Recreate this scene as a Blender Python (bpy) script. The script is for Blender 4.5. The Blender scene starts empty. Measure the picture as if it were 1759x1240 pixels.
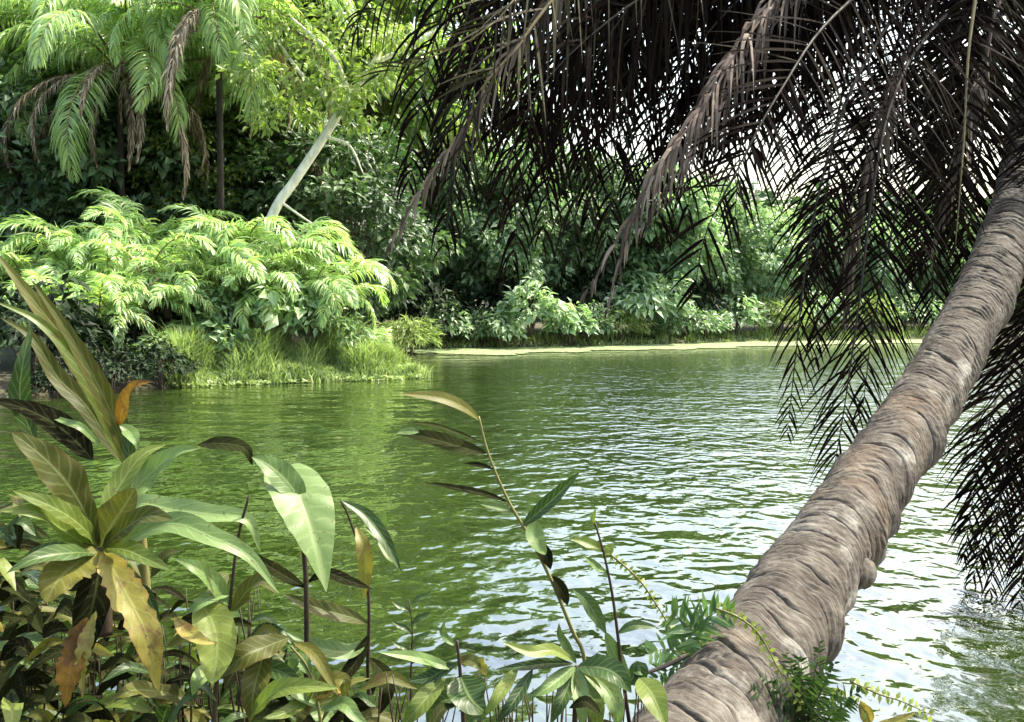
import bpy, math, random
import numpy as np
from mathutils import noise, Vector, Matrix, Euler

R = math.radians
PI = math.pi
S = bpy.context.scene
COL = S.collection
random.seed(7)
RNG = np.random.default_rng(7)

# ------------------------------------------------------------------ camera frame
F = 1800.0
CAMH = 2.5
PITCH = math.atan(95.0 / F)
FWD = np.array([0, math.cos(PITCH), -math.sin(PITCH)])
UPV = np.array([0, math.sin(PITCH), math.cos(PITCH)])
RIGHT = np.array([1.0, 0, 0])
CAM = np.array([0, 0, CAMH])


def at(px, py, d):
    """a point of the place, at depth d (world y), from its direction in the photograph"""
    r = RIGHT * ((px - 879.5) / F) + UPV * ((620 - py) / F) + FWD
    return CAM + r * (d / r[1])


def nrm(v):
    v = np.asarray(v, float)
    n = np.linalg.norm(v)
    return v / n if n > 1e-9 else np.array([0, 0, 1.0])


# ------------------------------------------------------------------ object helpers
def tag(o, label=None, cat=None, group=None, kind=None):
    if label: o['label'] = label
    if cat: o['category'] = cat
    if group: o['group'] = group
    if kind: o['kind'] = kind
    return o


def empty(name, loc, label, cat, group=None, rz=0.0, sc=1.0):
    o = bpy.data.objects.new(name, None)
    COL.objects.link(o)
    o.location = [float(c) for c in loc]
    o.rotation_euler = (0, 0, rz)
    o.scale = (sc, sc, sc)
    o.empty_display_size = 0.2
    return tag(o, label, cat, group)


def copy_tree(o, parent=None):
    c = o.copy()
    COL.objects.link(c)
    c.parent = parent
    for ch in list(o.children):
        copy_tree(ch, c)
    return c


class MB:
    """mesh builder: vertices, faces, per-vertex uv and random value, material index per face"""
    def __init__(self):
        self.v = []; self.f = []; self.uv = []; self.r = []; self.m = []; self.n = 0

    def add(self, verts, faces, uv=None, rnd=0.5, mat=0):
        verts = np.asarray(verts, float).reshape(-1, 3)
        k = len(verts)
        self.v.append(verts)
        self.uv.append(np.zeros((k, 2)) if uv is None else np.asarray(uv, float).reshape(-1, 2))
        rr = np.full(k, rnd, float) if np.isscalar(rnd) else np.asarray(rnd, float)
        self.r.append(rr)
        b = self.n
        for fc in faces:
            self.f.append([i + b for i in fc])
        self.m.extend([mat] * len(faces))
        self.n += k

    def add_arr(self, verts, faces_arr, uv, rnd, mat=0):
        """bulk: faces_arr int array (n,k)"""
        self.v.append(verts); self.uv.append(uv); self.r.append(rnd)
        self.f.extend((faces_arr + self.n).tolist())
        self.m.extend([mat] * len(faces_arr))
        self.n += len(verts)

    def mesh(self, name, mats, smooth=True, origin=None):
        V = np.concatenate(self.v) if self.v else np.zeros((0, 3))
        if origin is not None:
            V = V - np.asarray(origin)
        me = bpy.data.meshes.new(name)
        me.from_pydata(V.tolist(), [], self.f)
        UV = np.concatenate(self.uv); RR = np.concatenate(self.r)
        li = np.empty(len(me.loops), dtype=np.int32)
        me.loops.foreach_get('vertex_index', li)
        ul = me.uv_layers.new(name='UVMap')
        ul.data.foreach_set('uv', UV[li].ravel())
        a = me.attributes.new('rnd', 'FLOAT', 'POINT')
        a.data.foreach_set('value', RR)
        for mm in (mats if isinstance(mats, (list, tuple)) else [mats]):
            me.materials.append(mm)
        me.polygons.foreach_set('material_index', self.m)
        if smooth:
            me.polygons.foreach_set('use_smooth', [True] * len(me.polygons))
        me.update()
        return me

    def build(self, name, mats, parent=None, smooth=True, origin=None):
        o = bpy.data.objects.new(name, self.mesh(name, mats, smooth, origin))
        COL.objects.link(o)
        if parent is not None:
            o.parent = parent
        return o


def obj_from(name, me, parent=None, loc=(0, 0, 0), rot=(0, 0, 0), sc=1.0):
    o = bpy.data.objects.new(name, me)
    COL.objects.link(o)
    o.parent = parent
    o.location = loc; o.rotation_euler = rot
    o.scale = (sc, sc, sc) if np.isscalar(sc) else sc
    return o


def spline(pts, n):
    """Catmull-Rom through the points, n samples"""
    P = np.asarray(pts, float)
    if len(P) == 2:
        t = np.linspace(0, 1, n)[:, None]
        return P[0] * (1 - t) + P[1] * t
    P = np.vstack([2 * P[0] - P[1], P, 2 * P[-1] - P[-2]])
    m = len(P) - 3
    seg = np.linalg.norm(np.diff(P[1:-1, :3], axis=0), axis=1)
    cum = np.concatenate([[0], np.cumsum(seg)]); cum /= cum[-1]
    out = []
    for u in np.linspace(0, 1, n):
        i = min(int(np.searchsorted(cum, u, side='right') - 1), m - 1)
        t = (u - cum[i]) / max(cum[i + 1] - cum[i], 1e-9)
        p0, p1, p2, p3 = P[i:i + 4]
        out.append(0.5 * ((2 * p1) + (-p0 + p2) * t + (2 * p0 - 5 * p1 + 4 * p2 - p3) * t * t + (-p0 + 3 * p1 - 3 * p2 + p3) * t ** 3))
    return np.array(out)


def tangents(c):
    t = np.gradient(c, axis=0)
    return t / np.maximum(np.linalg.norm(t, axis=1), 1e-9)[:, None]


def tube(mb, pts, radii, seg=8, mat=0, rnd=0.5, n=None, cap=True):
    c = spline(pts, n or max(2, len(pts) * 4))
    k = len(c)
    rad = np.interp(np.linspace(0, 1, k), np.linspace(0, 1, len(radii)), radii)
    t = tangents(c)
    ref = np.array([0.31, 0.17, 0.93]) if abs(t[0][2]) < .8 else np.array([1.0, 0.1, 0])
    V = []; UV = []
    a = np.arange(seg) * 2 * PI / seg
    L = np.concatenate([[0], np.cumsum(np.linalg.norm(np.diff(c, axis=0), axis=1))])
    for i in range(k):
        s = nrm(np.cross(t[i], ref)); b = np.cross(t[i], s)
        V.append(c[i] + rad[i] * (np.cos(a)[:, None] * s + np.sin(a)[:, None] * b))
        UV.append(np.stack([a / (2 * PI), np.full(seg, L[i])], 1))
    fc = []
    for i in range(k - 1):
        for j in range(seg):
            j2 = (j + 1) % seg
            fc.append((i * seg + j, i * seg + j2, (i + 1) * seg + j2, (i + 1) * seg + j))
    if cap:
        fc.append(tuple(range(seg - 1, -1, -1)))
        fc.append(tuple((k - 1) * seg + j for j in range(seg)))
    mb.add(np.concatenate(V), fc, np.concatenate(UV), rnd, mat)


PROFILES = {
    'strap': lambda u: np.minimum(1, (u / 0.12) ** .6) * np.clip((1 - u) / 0.55, 0, 1) ** .75 * (0.55 + .45 * np.minimum(1, u / .35)),
    'lance': lambda u: np.sin(PI * np.clip(u, 0, 1) ** .85) ** .85,
    'broad': lambda u: np.sin(PI * np.clip(u, 0, 1) ** .8) ** .6,
    'paddle': lambda u: (0.25 + .75 * np.clip(u / .55, 0, 1) ** 1.4) * np.clip((1 - u) / .42, 0, 1) ** .6,
    'taper': lambda u: np.clip(1 - u, 0, 1) ** .8,
}


def blade(mb, pts, hw, prof='lance', normal=None, fold=0.25, wave=0.0, wfreq=5, twist=0.0, n=26, nc=8, rnd=0.5, mat=0, notch=0.0, seed=0, thick=0.0):
    """a leaf blade along a 3-D midrib; hw = half width in metres; fold = V angle in rad; wave = edge ruffle"""
    c = spline(pts, n)
    t = tangents(c)
    u = np.linspace(0, 1, n)
    w = hw * PROFILES[prof](u)
    w[0] = max(w[0], hw * .03)
    if notch:
        rr = np.random.default_rng(seed)
        jag = 1 - notch * rr.random(n) * (rr.random(n) > .45)
    else:
        jag = np.ones(n)
    if normal is None:
        normal = nrm(nrm(CAM - c[n // 2]) * .75 + np.array([0, 0, .65]))
    vv = np.linspace(-1, 1, nc + 1)
    V = []; UV = []
    ph = seed * 1.7
    for i in range(n):
        s = nrm(np.cross(t[i], normal)); b = nrm(np.cross(s, t[i]))
        tw = twist * u[i]
        s, b = s * math.cos(tw) + b * math.sin(tw), b * math.cos(tw) - s * math.sin(tw)
        wi = w[i] * (jag[i])
        off = np.abs(vv)[:, None] * wi * math.sin(fold) * b
        ruff = (wave * w[i] * (np.abs(vv) ** 2) * np.sin(u[i] * wfreq * 2 * PI + ph + (vv > 0) * 1.3))[:, None] * b
        V.append(c[i] + vv[:, None] * wi * math.cos(fold) * s + off + ruff)
        UV.append(np.stack([np.full(nc + 1, u[i]), vv], 1))
    fc = []
    for i in range(n - 1):
        for j in range(nc):
            a = i * (nc + 1) + j
            fc.append((a, a + 1, a + nc + 2, a + nc + 1))
    mb.add(np.concatenate(V), fc, np.concatenate(UV), rnd, mat)


# small leaf template: unit length along x, width along y, folded and drooping
TLEAF = np.array([[0, 0, 0], [.42, .5, .10], [.46, 0, .0], [.42, -.5, .10], [1, 0, -.16]])
TFACE = np.array([[0, 3, 2], [0, 2, 1], [3, 4, 2], [2, 4, 1]])
TUV = np.array([[0, 0], [.42, 1], [.46, 0], [.42, -1], [1, 0]])


def leaves(mb, pos, dirs, norms, length, width, rnd, mat=0):
    """many small leaves at once"""
    n = len(pos)
    d = dirs / np.maximum(np.linalg.norm(dirs, axis=1), 1e-9)[:, None]
    s = np.cross(norms, d); s /= np.maximum(np.linalg.norm(s, axis=1), 1e-9)[:, None]
    b = np.cross(d, s)
    L = np.broadcast_to(length, (n,))[:, None, None]; W = np.broadcast_to(width, (n,))[:, None, None]
    V = pos[:, None, :] + TLEAF[None, :, 0:1] * L * d[:, None, :] + TLEAF[None, :, 1:2] * W * s[:, None, :] + TLEAF[None, :, 2:3] * L * b[:, None, :]
    Fc = (TFACE[None] + (np.arange(n) * 5)[:, None, None]).reshape(-1, 3)
    mb.add_arr(V.reshape(-1, 3), Fc, np.tile(TUV, (n, 1)), np.repeat(rnd, 5), mat)


def rand_dirs(rng, n):
    v = rng.normal(size=(n, 3))
    return v / np.linalg.norm(v, axis=1)[:, None]


# ------------------------------------------------------------------ materials
def new_mat(name):
    m = bpy.data.materials.new(name)
    m.use_nodes = True
    nt = m.node_tree
    nt.nodes.clear()
    return m, nt, nt.nodes, nt.links


def ramp(nodes, stops):
    r = nodes.new('ShaderNodeValToRGB')
    el = r.color_ramp.elements
    while len(el) > 1:
        el.remove(el[-1])
    el[0].position = stops[0][0]; el[0].color = (*stops[0][1], 1)
    for p, c in stops[1:]:
        e = el.new(p); e.color = (*c, 1)
    return r


def leaf_mat(name, cols, trans=0.3, rough=0.42, spec=0.4, veins=0.0, blotch=None, tint=1.0, nscale=3.0, edge=None):
    """cols: ramp along the leaf's own random value; blotch: (colour, amount) natural browning"""
    m, nt, N, L = new_mat(name)
    out = N.new('ShaderNodeOutputMaterial')
    at_ = N.new('ShaderNodeAttribute'); at_.attribute_name = 'rnd'
    k = len(cols)
    rp = ramp(N, [(i / max(1, k - 1), c) for i, c in enumerate(cols)])
    geo = N.new('ShaderNodeNewGeometry')
    nz = N.new('ShaderNodeTexNoise'); nz.inputs['Scale'].default_value = nscale; nz.inputs['Detail'].default_value = 4
    L.new(geo.outputs['Position'], nz.inputs['Vector'])
    add = N.new('ShaderNodeMath'); add.operation = 'MULTIPLY_ADD'
    L.new(nz.outputs['Fac'], add.inputs[0]); add.inputs[1].default_value = 0.5
    sub = N.new('ShaderNodeMath'); sub.operation = 'SUBTRACT'
    L.new(at_.outputs['Fac'], sub.inputs[0]); sub.inputs[1].default_value = 0.25
    L.new(sub.outputs[0], add.inputs[2])
    L.new(add.outputs[0], rp.inputs['Fac'])
    col = rp.outputs['Color']
    bump_h = None
    if veins:
        uv = N.new('ShaderNodeUVMap')
        sx = N.new('ShaderNodeSeparateXYZ'); L.new(uv.outputs['UV'], sx.inputs[0])
        ab = N.new('ShaderNodeMath'); ab.operation = 'ABSOLUTE'; L.new(sx.outputs['Y'], ab.inputs[0])
        ma = N.new('ShaderNodeMath'); ma.operation = 'MULTIPLY_ADD'
        L.new(ab.outputs[0], ma.inputs[0]); ma.inputs[1].default_value = -0.16; L.new(sx.outputs['X'], ma.inputs[2])
        nv = N.new('ShaderNodeTexNoise'); nv.inputs['Scale'].default_value = 28; L.new(geo.outputs['Position'], nv.inputs['Vector'])
        mv = N.new('ShaderNodeMath'); mv.operation = 'MULTIPLY_ADD'; L.new(nv.outputs['Fac'], mv.inputs[0]); mv.inputs[1].default_value = .07; L.new(ma.outputs[0], mv.inputs[2])
        mu = N.new('ShaderNodeMath'); mu.operation = 'MULTIPLY'; L.new(mv.outputs[0], mu.inputs[0]); mu.inputs[1].default_value = 62
        si = N.new('ShaderNodeMath'); si.operation = 'SINE'; L.new(mu.outputs[0], si.inputs[0])
        mr = N.new('ShaderNodeMapRange'); L.new(si.outputs[0], mr.inputs[0])
        mr.inputs[1].default_value = 0.55; mr.inputs[2].default_value = 1.0; mr.inputs[3].default_value = 0; mr.inputs[4].default_value = 0.5
        mid = N.new('ShaderNodeMapRange'); L.new(ab.outputs[0], mid.inputs[0])
        mid.inputs[1].default_value = 0.03; mid.inputs[2].default_value = 0.10; mid.inputs[3].default_value = 1; mid.inputs[4].default_value = 0
        mx = N.new('ShaderNodeMath'); mx.operation = 'MAXIMUM'; L.new(mr.outputs[0], mx.inputs[0]); L.new(mid.outputs[0], mx.inputs[1])
        sc = N.new('ShaderNodeMath'); sc.operation = 'MULTIPLY'; L.new(mx.outputs[0], sc.inputs[0]); sc.inputs[1].default_value = veins
        mixv = N.new('ShaderNodeMixRGB'); mixv.blend_type = 'MIX'
        L.new(sc.outputs[0], mixv.inputs['Fac']); L.new(col, mixv.inputs['Color1'])
        mixv.inputs['Color2'].default_value = (0.24, 0.29, 0.12, 1)
        col = mixv.outputs['Color']
        bump_h = mx.outputs[0]
        if edge:
            em = N.new('ShaderNodeMapRange'); L.new(ab.outputs[0], em.inputs[0])
            em.inputs[1].default_value = 0.72; em.inputs[2].default_value = 1.0
            nz3 = N.new('ShaderNodeTexNoise'); nz3.inputs['Scale'].default_value = 14
            L.new(geo.outputs['Position'], nz3.inputs['Vector'])
            mm = N.new('ShaderNodeMath'); mm.operation = 'MULTIPLY'; L.new(em.outputs[0], mm.inputs[0]); L.new(nz3.outputs['Fac'], mm.inputs[1])
            me_ = N.new('ShaderNodeMixRGB'); L.new(mm.outputs[0], me_.inputs['Fac']); L.new(col, me_.inputs['Color1'])
            me_.inputs['Color2'].default_value = (*edge, 1)
            col = me_.outputs['Color']
    if blotch:
        nz2 = N.new('ShaderNodeTexNoise'); nz2.inputs['Scale'].default_value = 11; nz2.inputs['Detail'].default_value = 6
        nz2.inputs['Roughness'].default_value = .7
        L.new(geo.outputs['Position'], nz2.inputs['Vector'])
        mr2 = N.new('ShaderNodeMapRange'); L.new(nz2.outputs['Fac'], mr2.inputs[0])
        mr2.inputs[1].default_value = 0.62 - blotch[1] * .25; mr2.inputs[2].default_value = 0.72 - blotch[1] * .2
        mr2.inputs[4].default_value = 0.85
        mb_ = N.new('ShaderNodeMixRGB'); L.new(mr2.outputs[0], mb_.inputs['Fac']); L.new(col, mb_.inputs['Color1'])
        mb_.inputs['Color2'].default_value = (*blotch[0], 1)
        col = mb_.outputs['Color']
    if veins:
        nk = N.new('ShaderNodeTexNoise'); nk.inputs['Scale'].default_value = 75; nk.inputs['Detail'].default_value = 3
        L.new(geo.outputs['Position'], nk.inputs['Vector'])
        mk = N.new('ShaderNodeMapRange'); L.new(nk.outputs['Fac'], mk.inputs[0]); mk.inputs[1].default_value = .64; mk.inputs[2].default_value = .70; mk.inputs[4].default_value = .7
        xk = N.new('ShaderNodeMixRGB'); L.new(mk.outputs[0], xk.inputs['Fac']); L.new(col, xk.inputs['Color1']); xk.inputs['Color2'].default_value = (.05, .035, .012, 1)
        col = xk.outputs['Color']
    p = N.new('ShaderNodeBsdfPrincipled')
    L.new(col, p.inputs['Base Color'])
    p.inputs['Roughness'].default_value = rough
    p.inputs['Specular IOR Level'].default_value = spec
    if bump_h is not None:
        bp = N.new('ShaderNodeBump'); bp.inputs['Strength'].default_value = 0.2; bp.inputs['Distance'].default_value = 0.003
        L.new(bump_h, bp.inputs['Height']); L.new(bp.outputs[0], p.inputs['Normal'])
    if trans > 0:
        tr = N.new('ShaderNodeBsdfTranslucent')
        ty = N.new('ShaderNodeMixRGB'); ty.blend_type = 'MULTIPLY'; ty.inputs['Fac'].default_value = 1
        L.new(col, ty.inputs['Color1']); ty.inputs['Color2'].default_value = (1.2, 1.4, .75, 1)
        L.new(ty.outputs['Color'], tr.inputs['Color'])
        mix = N.new('ShaderNodeMixShader'); mix.inputs['Fac'].default_value = trans
        L.new(p.outputs[0], mix.inputs[1]); L.new(tr.outputs[0], mix.inputs[2])
        L.new(mix.outputs[0], out.inputs['Surface'])
    else:
        L.new(p.outputs[0], out.inputs['Surface'])
    return m


def bark_mat(name, c1, c2, scale=6.0, bump=0.4, rough=.9):
    m, nt, N, L = new_mat(name)
    out = N.new('ShaderNodeOutputMaterial')
    tc = N.new('ShaderNodeNewGeometry')
    mp = N.new('ShaderNodeMapping'); mp.inputs['Scale'].default_value = (1, 1, .35)
    L.new(tc.outputs['Position'], mp.inputs[0])
    nz = N.new('ShaderNodeTexNoise'); nz.inputs['Scale'].default_value = scale; nz.inputs['Detail'].default_value = 7; nz.inputs['Roughness'].default_value = .65
    L.new(mp.outputs[0], nz.inputs['Vector'])
    rp = ramp(N, [(.3, c1), (.7, c2)])
    L.new(nz.outputs['Fac'], rp.inputs['Fac'])
    p = N.new('ShaderNodeBsdfPrincipled')
    L.new(rp.outputs['Color'], p.inputs['Base Color']); p.inputs['Roughness'].default_value = rough
    p.inputs['Specular IOR Level'].default_value = .2
    bp = N.new('ShaderNodeBump'); bp.inputs['Strength'].default_value = bump; bp.inputs['Distance'].default_value = .03
    L.new(nz.outputs['Fac'], bp.inputs['Height']); L.new(bp.outputs[0], p.inputs['Normal'])
    L.new(p.outputs[0], out.inputs['Surface'])
    return m


M = {}
M['pale_palm'] = leaf_mat('pale_palm', [(.18, .30, .09), (.30, .43, .16), (.40, .53, .24), (.45, .50, .14)], .42, .36, .6, nscale=.6)
M['mid_palm'] = leaf_mat('mid_palm', [(.13, .22, .055), (.24, .36, .11), (.36, .46, .17)], .42, .4, .5, nscale=.6)
M['broad'] = leaf_mat('broad', [(.08, .15, .05), (.17, .27, .10), (.33, .42, .21)], .32, .36, .55, nscale=.5)
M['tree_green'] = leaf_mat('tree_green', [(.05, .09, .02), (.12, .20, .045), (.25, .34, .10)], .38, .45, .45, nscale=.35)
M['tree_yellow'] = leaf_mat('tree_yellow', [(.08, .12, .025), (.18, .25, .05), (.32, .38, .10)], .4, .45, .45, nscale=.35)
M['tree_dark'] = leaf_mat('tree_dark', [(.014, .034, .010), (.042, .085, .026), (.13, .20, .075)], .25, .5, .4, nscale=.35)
M['far_green'] = leaf_mat('far_green', [(.06, .11, .05), (.14, .22, .10), (.27, .36, .20)], .34, .45, .45, nscale=.35)
M['far_pale'] = leaf_mat('far_pale', [(.13, .21, .10), (.24, .35, .18), (.38, .47, .30)], .34, .4, .5, nscale=.35)
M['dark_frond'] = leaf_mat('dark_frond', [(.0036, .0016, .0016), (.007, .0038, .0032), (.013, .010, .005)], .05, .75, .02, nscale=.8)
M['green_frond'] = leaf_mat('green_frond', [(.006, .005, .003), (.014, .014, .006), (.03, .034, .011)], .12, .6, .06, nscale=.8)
M['dry_frond'] = leaf_mat('dry_frond', [(.03, .022, .018), (.085, .064, .052), (.22, .175, .14)], .12, .8, .1, nscale=2)
M['dry_pale'] = leaf_mat('dry_pale', [(.07, .05, .032), (.19, .145, .095), (.44, .37, .26)], .15, .8, .1, nscale=2)
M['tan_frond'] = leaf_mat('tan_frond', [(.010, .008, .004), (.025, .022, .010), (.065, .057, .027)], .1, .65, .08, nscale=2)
M['rachis'] = bark_mat('rachis', (.13, .10, .05), (.22, .18, .08), 8, .1, .6)
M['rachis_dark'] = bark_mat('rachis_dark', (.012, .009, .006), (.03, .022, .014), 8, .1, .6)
M['grass'] = leaf_mat('grass', [(.11, .16, .04), (.21, .28, .09), (.36, .40, .20)], .36, .5, .35, nscale=.4)
M['bark_pale'] = bark_mat('bark_pale', (.36, .36, .24), (.68, .66, .50), 5, .5)
M['bark_brown'] = bark_mat('bark_brown', (.05, .04, .03), (.14, .11, .08), 5, .6)
M['bark_dark'] = bark_mat('bark_dark', (.015, .012, .009), (.05, .042, .03), 6, .6)
M['stem_dark'] = bark_mat('stem_dark', (.02, .015, .010), (.05, .035, .02), 30, .1, .5)
M['stem_olive'] = bark_mat('stem_olive', (.10, .10, .03), (.17, .15, .05), 30, .1, .5)
# foreground leaf materials
M['f_olive'] = leaf_mat('f_olive', [(.034, .040, .006), (.060, .062, .009), (.095, .090, .014)], .28, .5, .15, veins=.25, blotch=((.06, .04, .012), .12), nscale=9, edge=(.075, .055, .015))
M['f_bright'] = leaf_mat('f_bright', [(.06, .085, .012), (.10, .135, .02), (.15, .18, .035)], .35, .42, .22, veins=.4, blotch=((.08, .055, .012), .14), nscale=9)
M['f_yellow'] = leaf_mat('f_yellow', [(0.1364, 0.1240, 0.0186), (0.2046, 0.1736, 0.0279), (0.2480, 0.2046, 0.0496)], .32, .5, .3, veins=.3, blotch=((.12, .06, .02), .35), nscale=9, edge=(.20, .10, .03))
M['f_green'] = leaf_mat('f_green', [(0.0136, 0.0310, 0.0074), (0.0260, 0.0508, 0.0124), (0.0434, 0.0744, 0.0198)], .25, .36, .18, veins=.35, nscale=9)
M['f_grey'] = leaf_mat('f_grey', [(.06, .10, .025), (.095, .15, .042), (.14, .20, .065)], .25, .45, .22, veins=.4, blotch=((.085, .075, .02), .12), nscale=9)
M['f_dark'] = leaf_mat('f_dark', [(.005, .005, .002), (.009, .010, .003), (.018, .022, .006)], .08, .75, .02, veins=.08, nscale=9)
M['painted_shade_leaf'] = leaf_mat('painted_shade_leaf', [(.005, .010, .004), (.012, .024, .008), (.035, .06, .024)], .15, .6, .12, nscale=.35)  # shade of the hollows put into a darker leaf colour
M['f_orange'] = leaf_mat('f_orange', [(.13, .06, .012), (.22, .13, .018), (.28, .20, .04)], .3, .7, .1, veins=.2, blotch=((.05, .028, .012), .65), nscale=16, edge=(.05, .03, .015))
M['fern'] = leaf_mat('fern', [(.04, .09, .02), (.08, .15, .04), (.13, .21, .07)], .3, .45, .4, nscale=5)
M['fern_dark'] = leaf_mat('fern_dark', [(.012, .028, .008), (.025, .05, .014), (.06, .10, .03)], .25, .55, .2, nscale=5)
M['vine'] = leaf_mat('vine', [(.16, .20, .03), (.24, .28, .05), (.30, .33, .08)], .3, .45, .4, nscale=5)


def trunk_mat():
    m, nt, N, L = new_mat('palm_trunk_bark')
    out = N.new('ShaderNodeOutputMaterial')
    uv = N.new('ShaderNodeUVMap')
    at_ = N.new('ShaderNodeAttribute'); at_.attribute_name = 'rnd'      # where lichen grows
    mp = N.new('ShaderNodeMapping'); mp.inputs['Scale'].default_value = (9.0, 62, 1)
    L.new(uv.outputs['UV'], mp.inputs[0])
    fib = N.new('ShaderNodeTexNoise'); fib.inputs['Scale'].default_value = 1.0; fib.inputs['Detail'].default_value = 8; fib.inputs['Roughness'].default_value = .7
    fib.inputs['Distortion'].default_value = .5
    L.new(mp.outputs[0], fib.inputs['Vector'])
    geo = N.new('ShaderNodeNewGeometry')
    nz = N.new('ShaderNodeTexNoise'); nz.inputs['Scale'].default_value = 5.5; nz.inputs['Detail'].default_value = 8; nz.inputs['Roughness'].default_value = .62
    L.new(geo.outputs['Position'], nz.inputs['Vector'])
    rp = ramp(N, [(.34, (.008, .006, .005)), (.45, (.030, .024, .019)), (.57, (.066, .055, .043)), (.75, (.16, .145, .118))])
    mx = N.new('ShaderNodeMath'); mx.operation = 'MULTIPLY_ADD'
    L.new(fib.outputs['Fac'], mx.inputs[0]); mx.inputs[1].default_value = .62
    m2 = N.new('ShaderNodeMath'); m2.operation = 'MULTIPLY'; L.new(nz.outputs['Fac'], m2.inputs[0]); m2.inputs[1].default_value = .50
    L.new(m2.outputs[0], mx.inputs[2])
    L.new(mx.outputs[0], rp.inputs['Fac'])
    # pale lichen patches
    nl = N.new('ShaderNodeTexNoise'); nl.inputs['Scale'].default_value = 2.6; nl.inputs['Detail'].default_value = 10; nl.inputs['Roughness'].default_value = .72
    L.new(geo.outputs['Position'], nl.inputs['Vector'])
    la = N.new('ShaderNodeMath'); la.operation = 'MULTIPLY_ADD'; L.new(at_.outputs['Fac'], la.inputs[0]); la.inputs[1].default_value = .16; L.new(nl.outputs['Fac'], la.inputs[2])
    ml = N.new('ShaderNodeMapRange'); L.new(la.outputs[0], ml.inputs[0])
    ml.inputs[1].default_value = .60; ml.inputs[2].default_value = .74; ml.inputs[4].default_value = .75
    mc = N.new('ShaderNodeMixRGB'); L.new(ml.outputs[0], mc.inputs['Fac']); L.new(rp.outputs['Color'], mc.inputs['Color1'])
    mc.inputs['Color2'].default_value = (.25, .235, .20, 1)
    # rusty stains
    ns = N.new('ShaderNodeTexNoise'); ns.inputs['Scale'].default_value = 1.9; ns.inputs['Detail'].default_value = 8
    mo = N.new('ShaderNodeMapping'); mo.inputs['Location'].default_value = (3.1, 7.7, 1.3); L.new(geo.outputs['Position'], mo.inputs[0]); L.new(mo.outputs[0], ns.inputs['Vector'])
    ms = N.new('ShaderNodeMapRange'); L.new(ns.outputs['Fac'], ms.inputs[0]); ms.inputs[1].default_value = .56; ms.inputs[2].default_value = .68; ms.inputs[4].default_value = .3
    md = N.new('ShaderNodeMixRGB'); L.new(ms.outputs[0], md.inputs['Fac']); L.new(mc.outputs['Color'], md.inputs['Color1'])
    md.inputs['Color2'].default_value = (.13, .075, .035, 1)
    p = N.new('ShaderNodeBsdfPrincipled'); p.inputs['Roughness'].default_value = .85; p.inputs['Specular IOR Level'].default_value = .2
    L.new(md.outputs['Color'], p.inputs['Base Color'])
    bp = N.new('ShaderNodeBump'); bp.inputs['Strength'].default_value = .7; bp.inputs['Distance'].default_value = .015
    L.new(fib.outputs['Fac'], bp.inputs['Height'])
    b2 = N.new('ShaderNodeBump'); b2.inputs['Strength'].default_value = .8; b2.inputs['Distance'].default_value = .03
    L.new(nz.outputs['Fac'], b2.inputs['Height']); L.new(bp.outputs[0], b2.inputs['Normal'])
    L.new(b2.outputs[0], p.inputs['Normal'])
    L.new(p.outputs[0], out.inputs['Surface'])
    return m


M['palm_trunk'] = trunk_mat()


def ground_mat():
    m, nt, N, L = new_mat('ground_soil')
    out = N.new('ShaderNodeOutputMaterial')
    geo = N.new('ShaderNodeNewGeometry')
    nz = N.new('ShaderNodeTexNoise'); nz.inputs['Scale'].default_value = .9; nz.inputs['Detail'].default_value = 9; nz.inputs['Roughness'].default_value = .7
    L.new(geo.outputs['Position'], nz.inputs['Vector'])
    rp = ramp(N, [(.35, (.025, .018, .010)), (.55, (.05, .045, .02)), (.7, (.06, .085, .025))])
    L.new(nz.outputs['Fac'], rp.inputs['Fac'])
    p = N.new('ShaderNodeBsdfPrincipled'); p.inputs['Roughness'].default_value = .95
    L.new(rp.outputs['Color'], p.inputs['Base Color'])
    bp = N.new('ShaderNodeBump'); bp.inputs['Strength'].default_value = .8; bp.inputs['Distance'].default_value = .1
    L.new(nz.outputs['Fac'], bp.inputs['Height']); L.new(bp.outputs[0], p.inputs['Normal'])
    L.new(p.outputs[0], out.inputs['Surface'])
    return m


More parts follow.
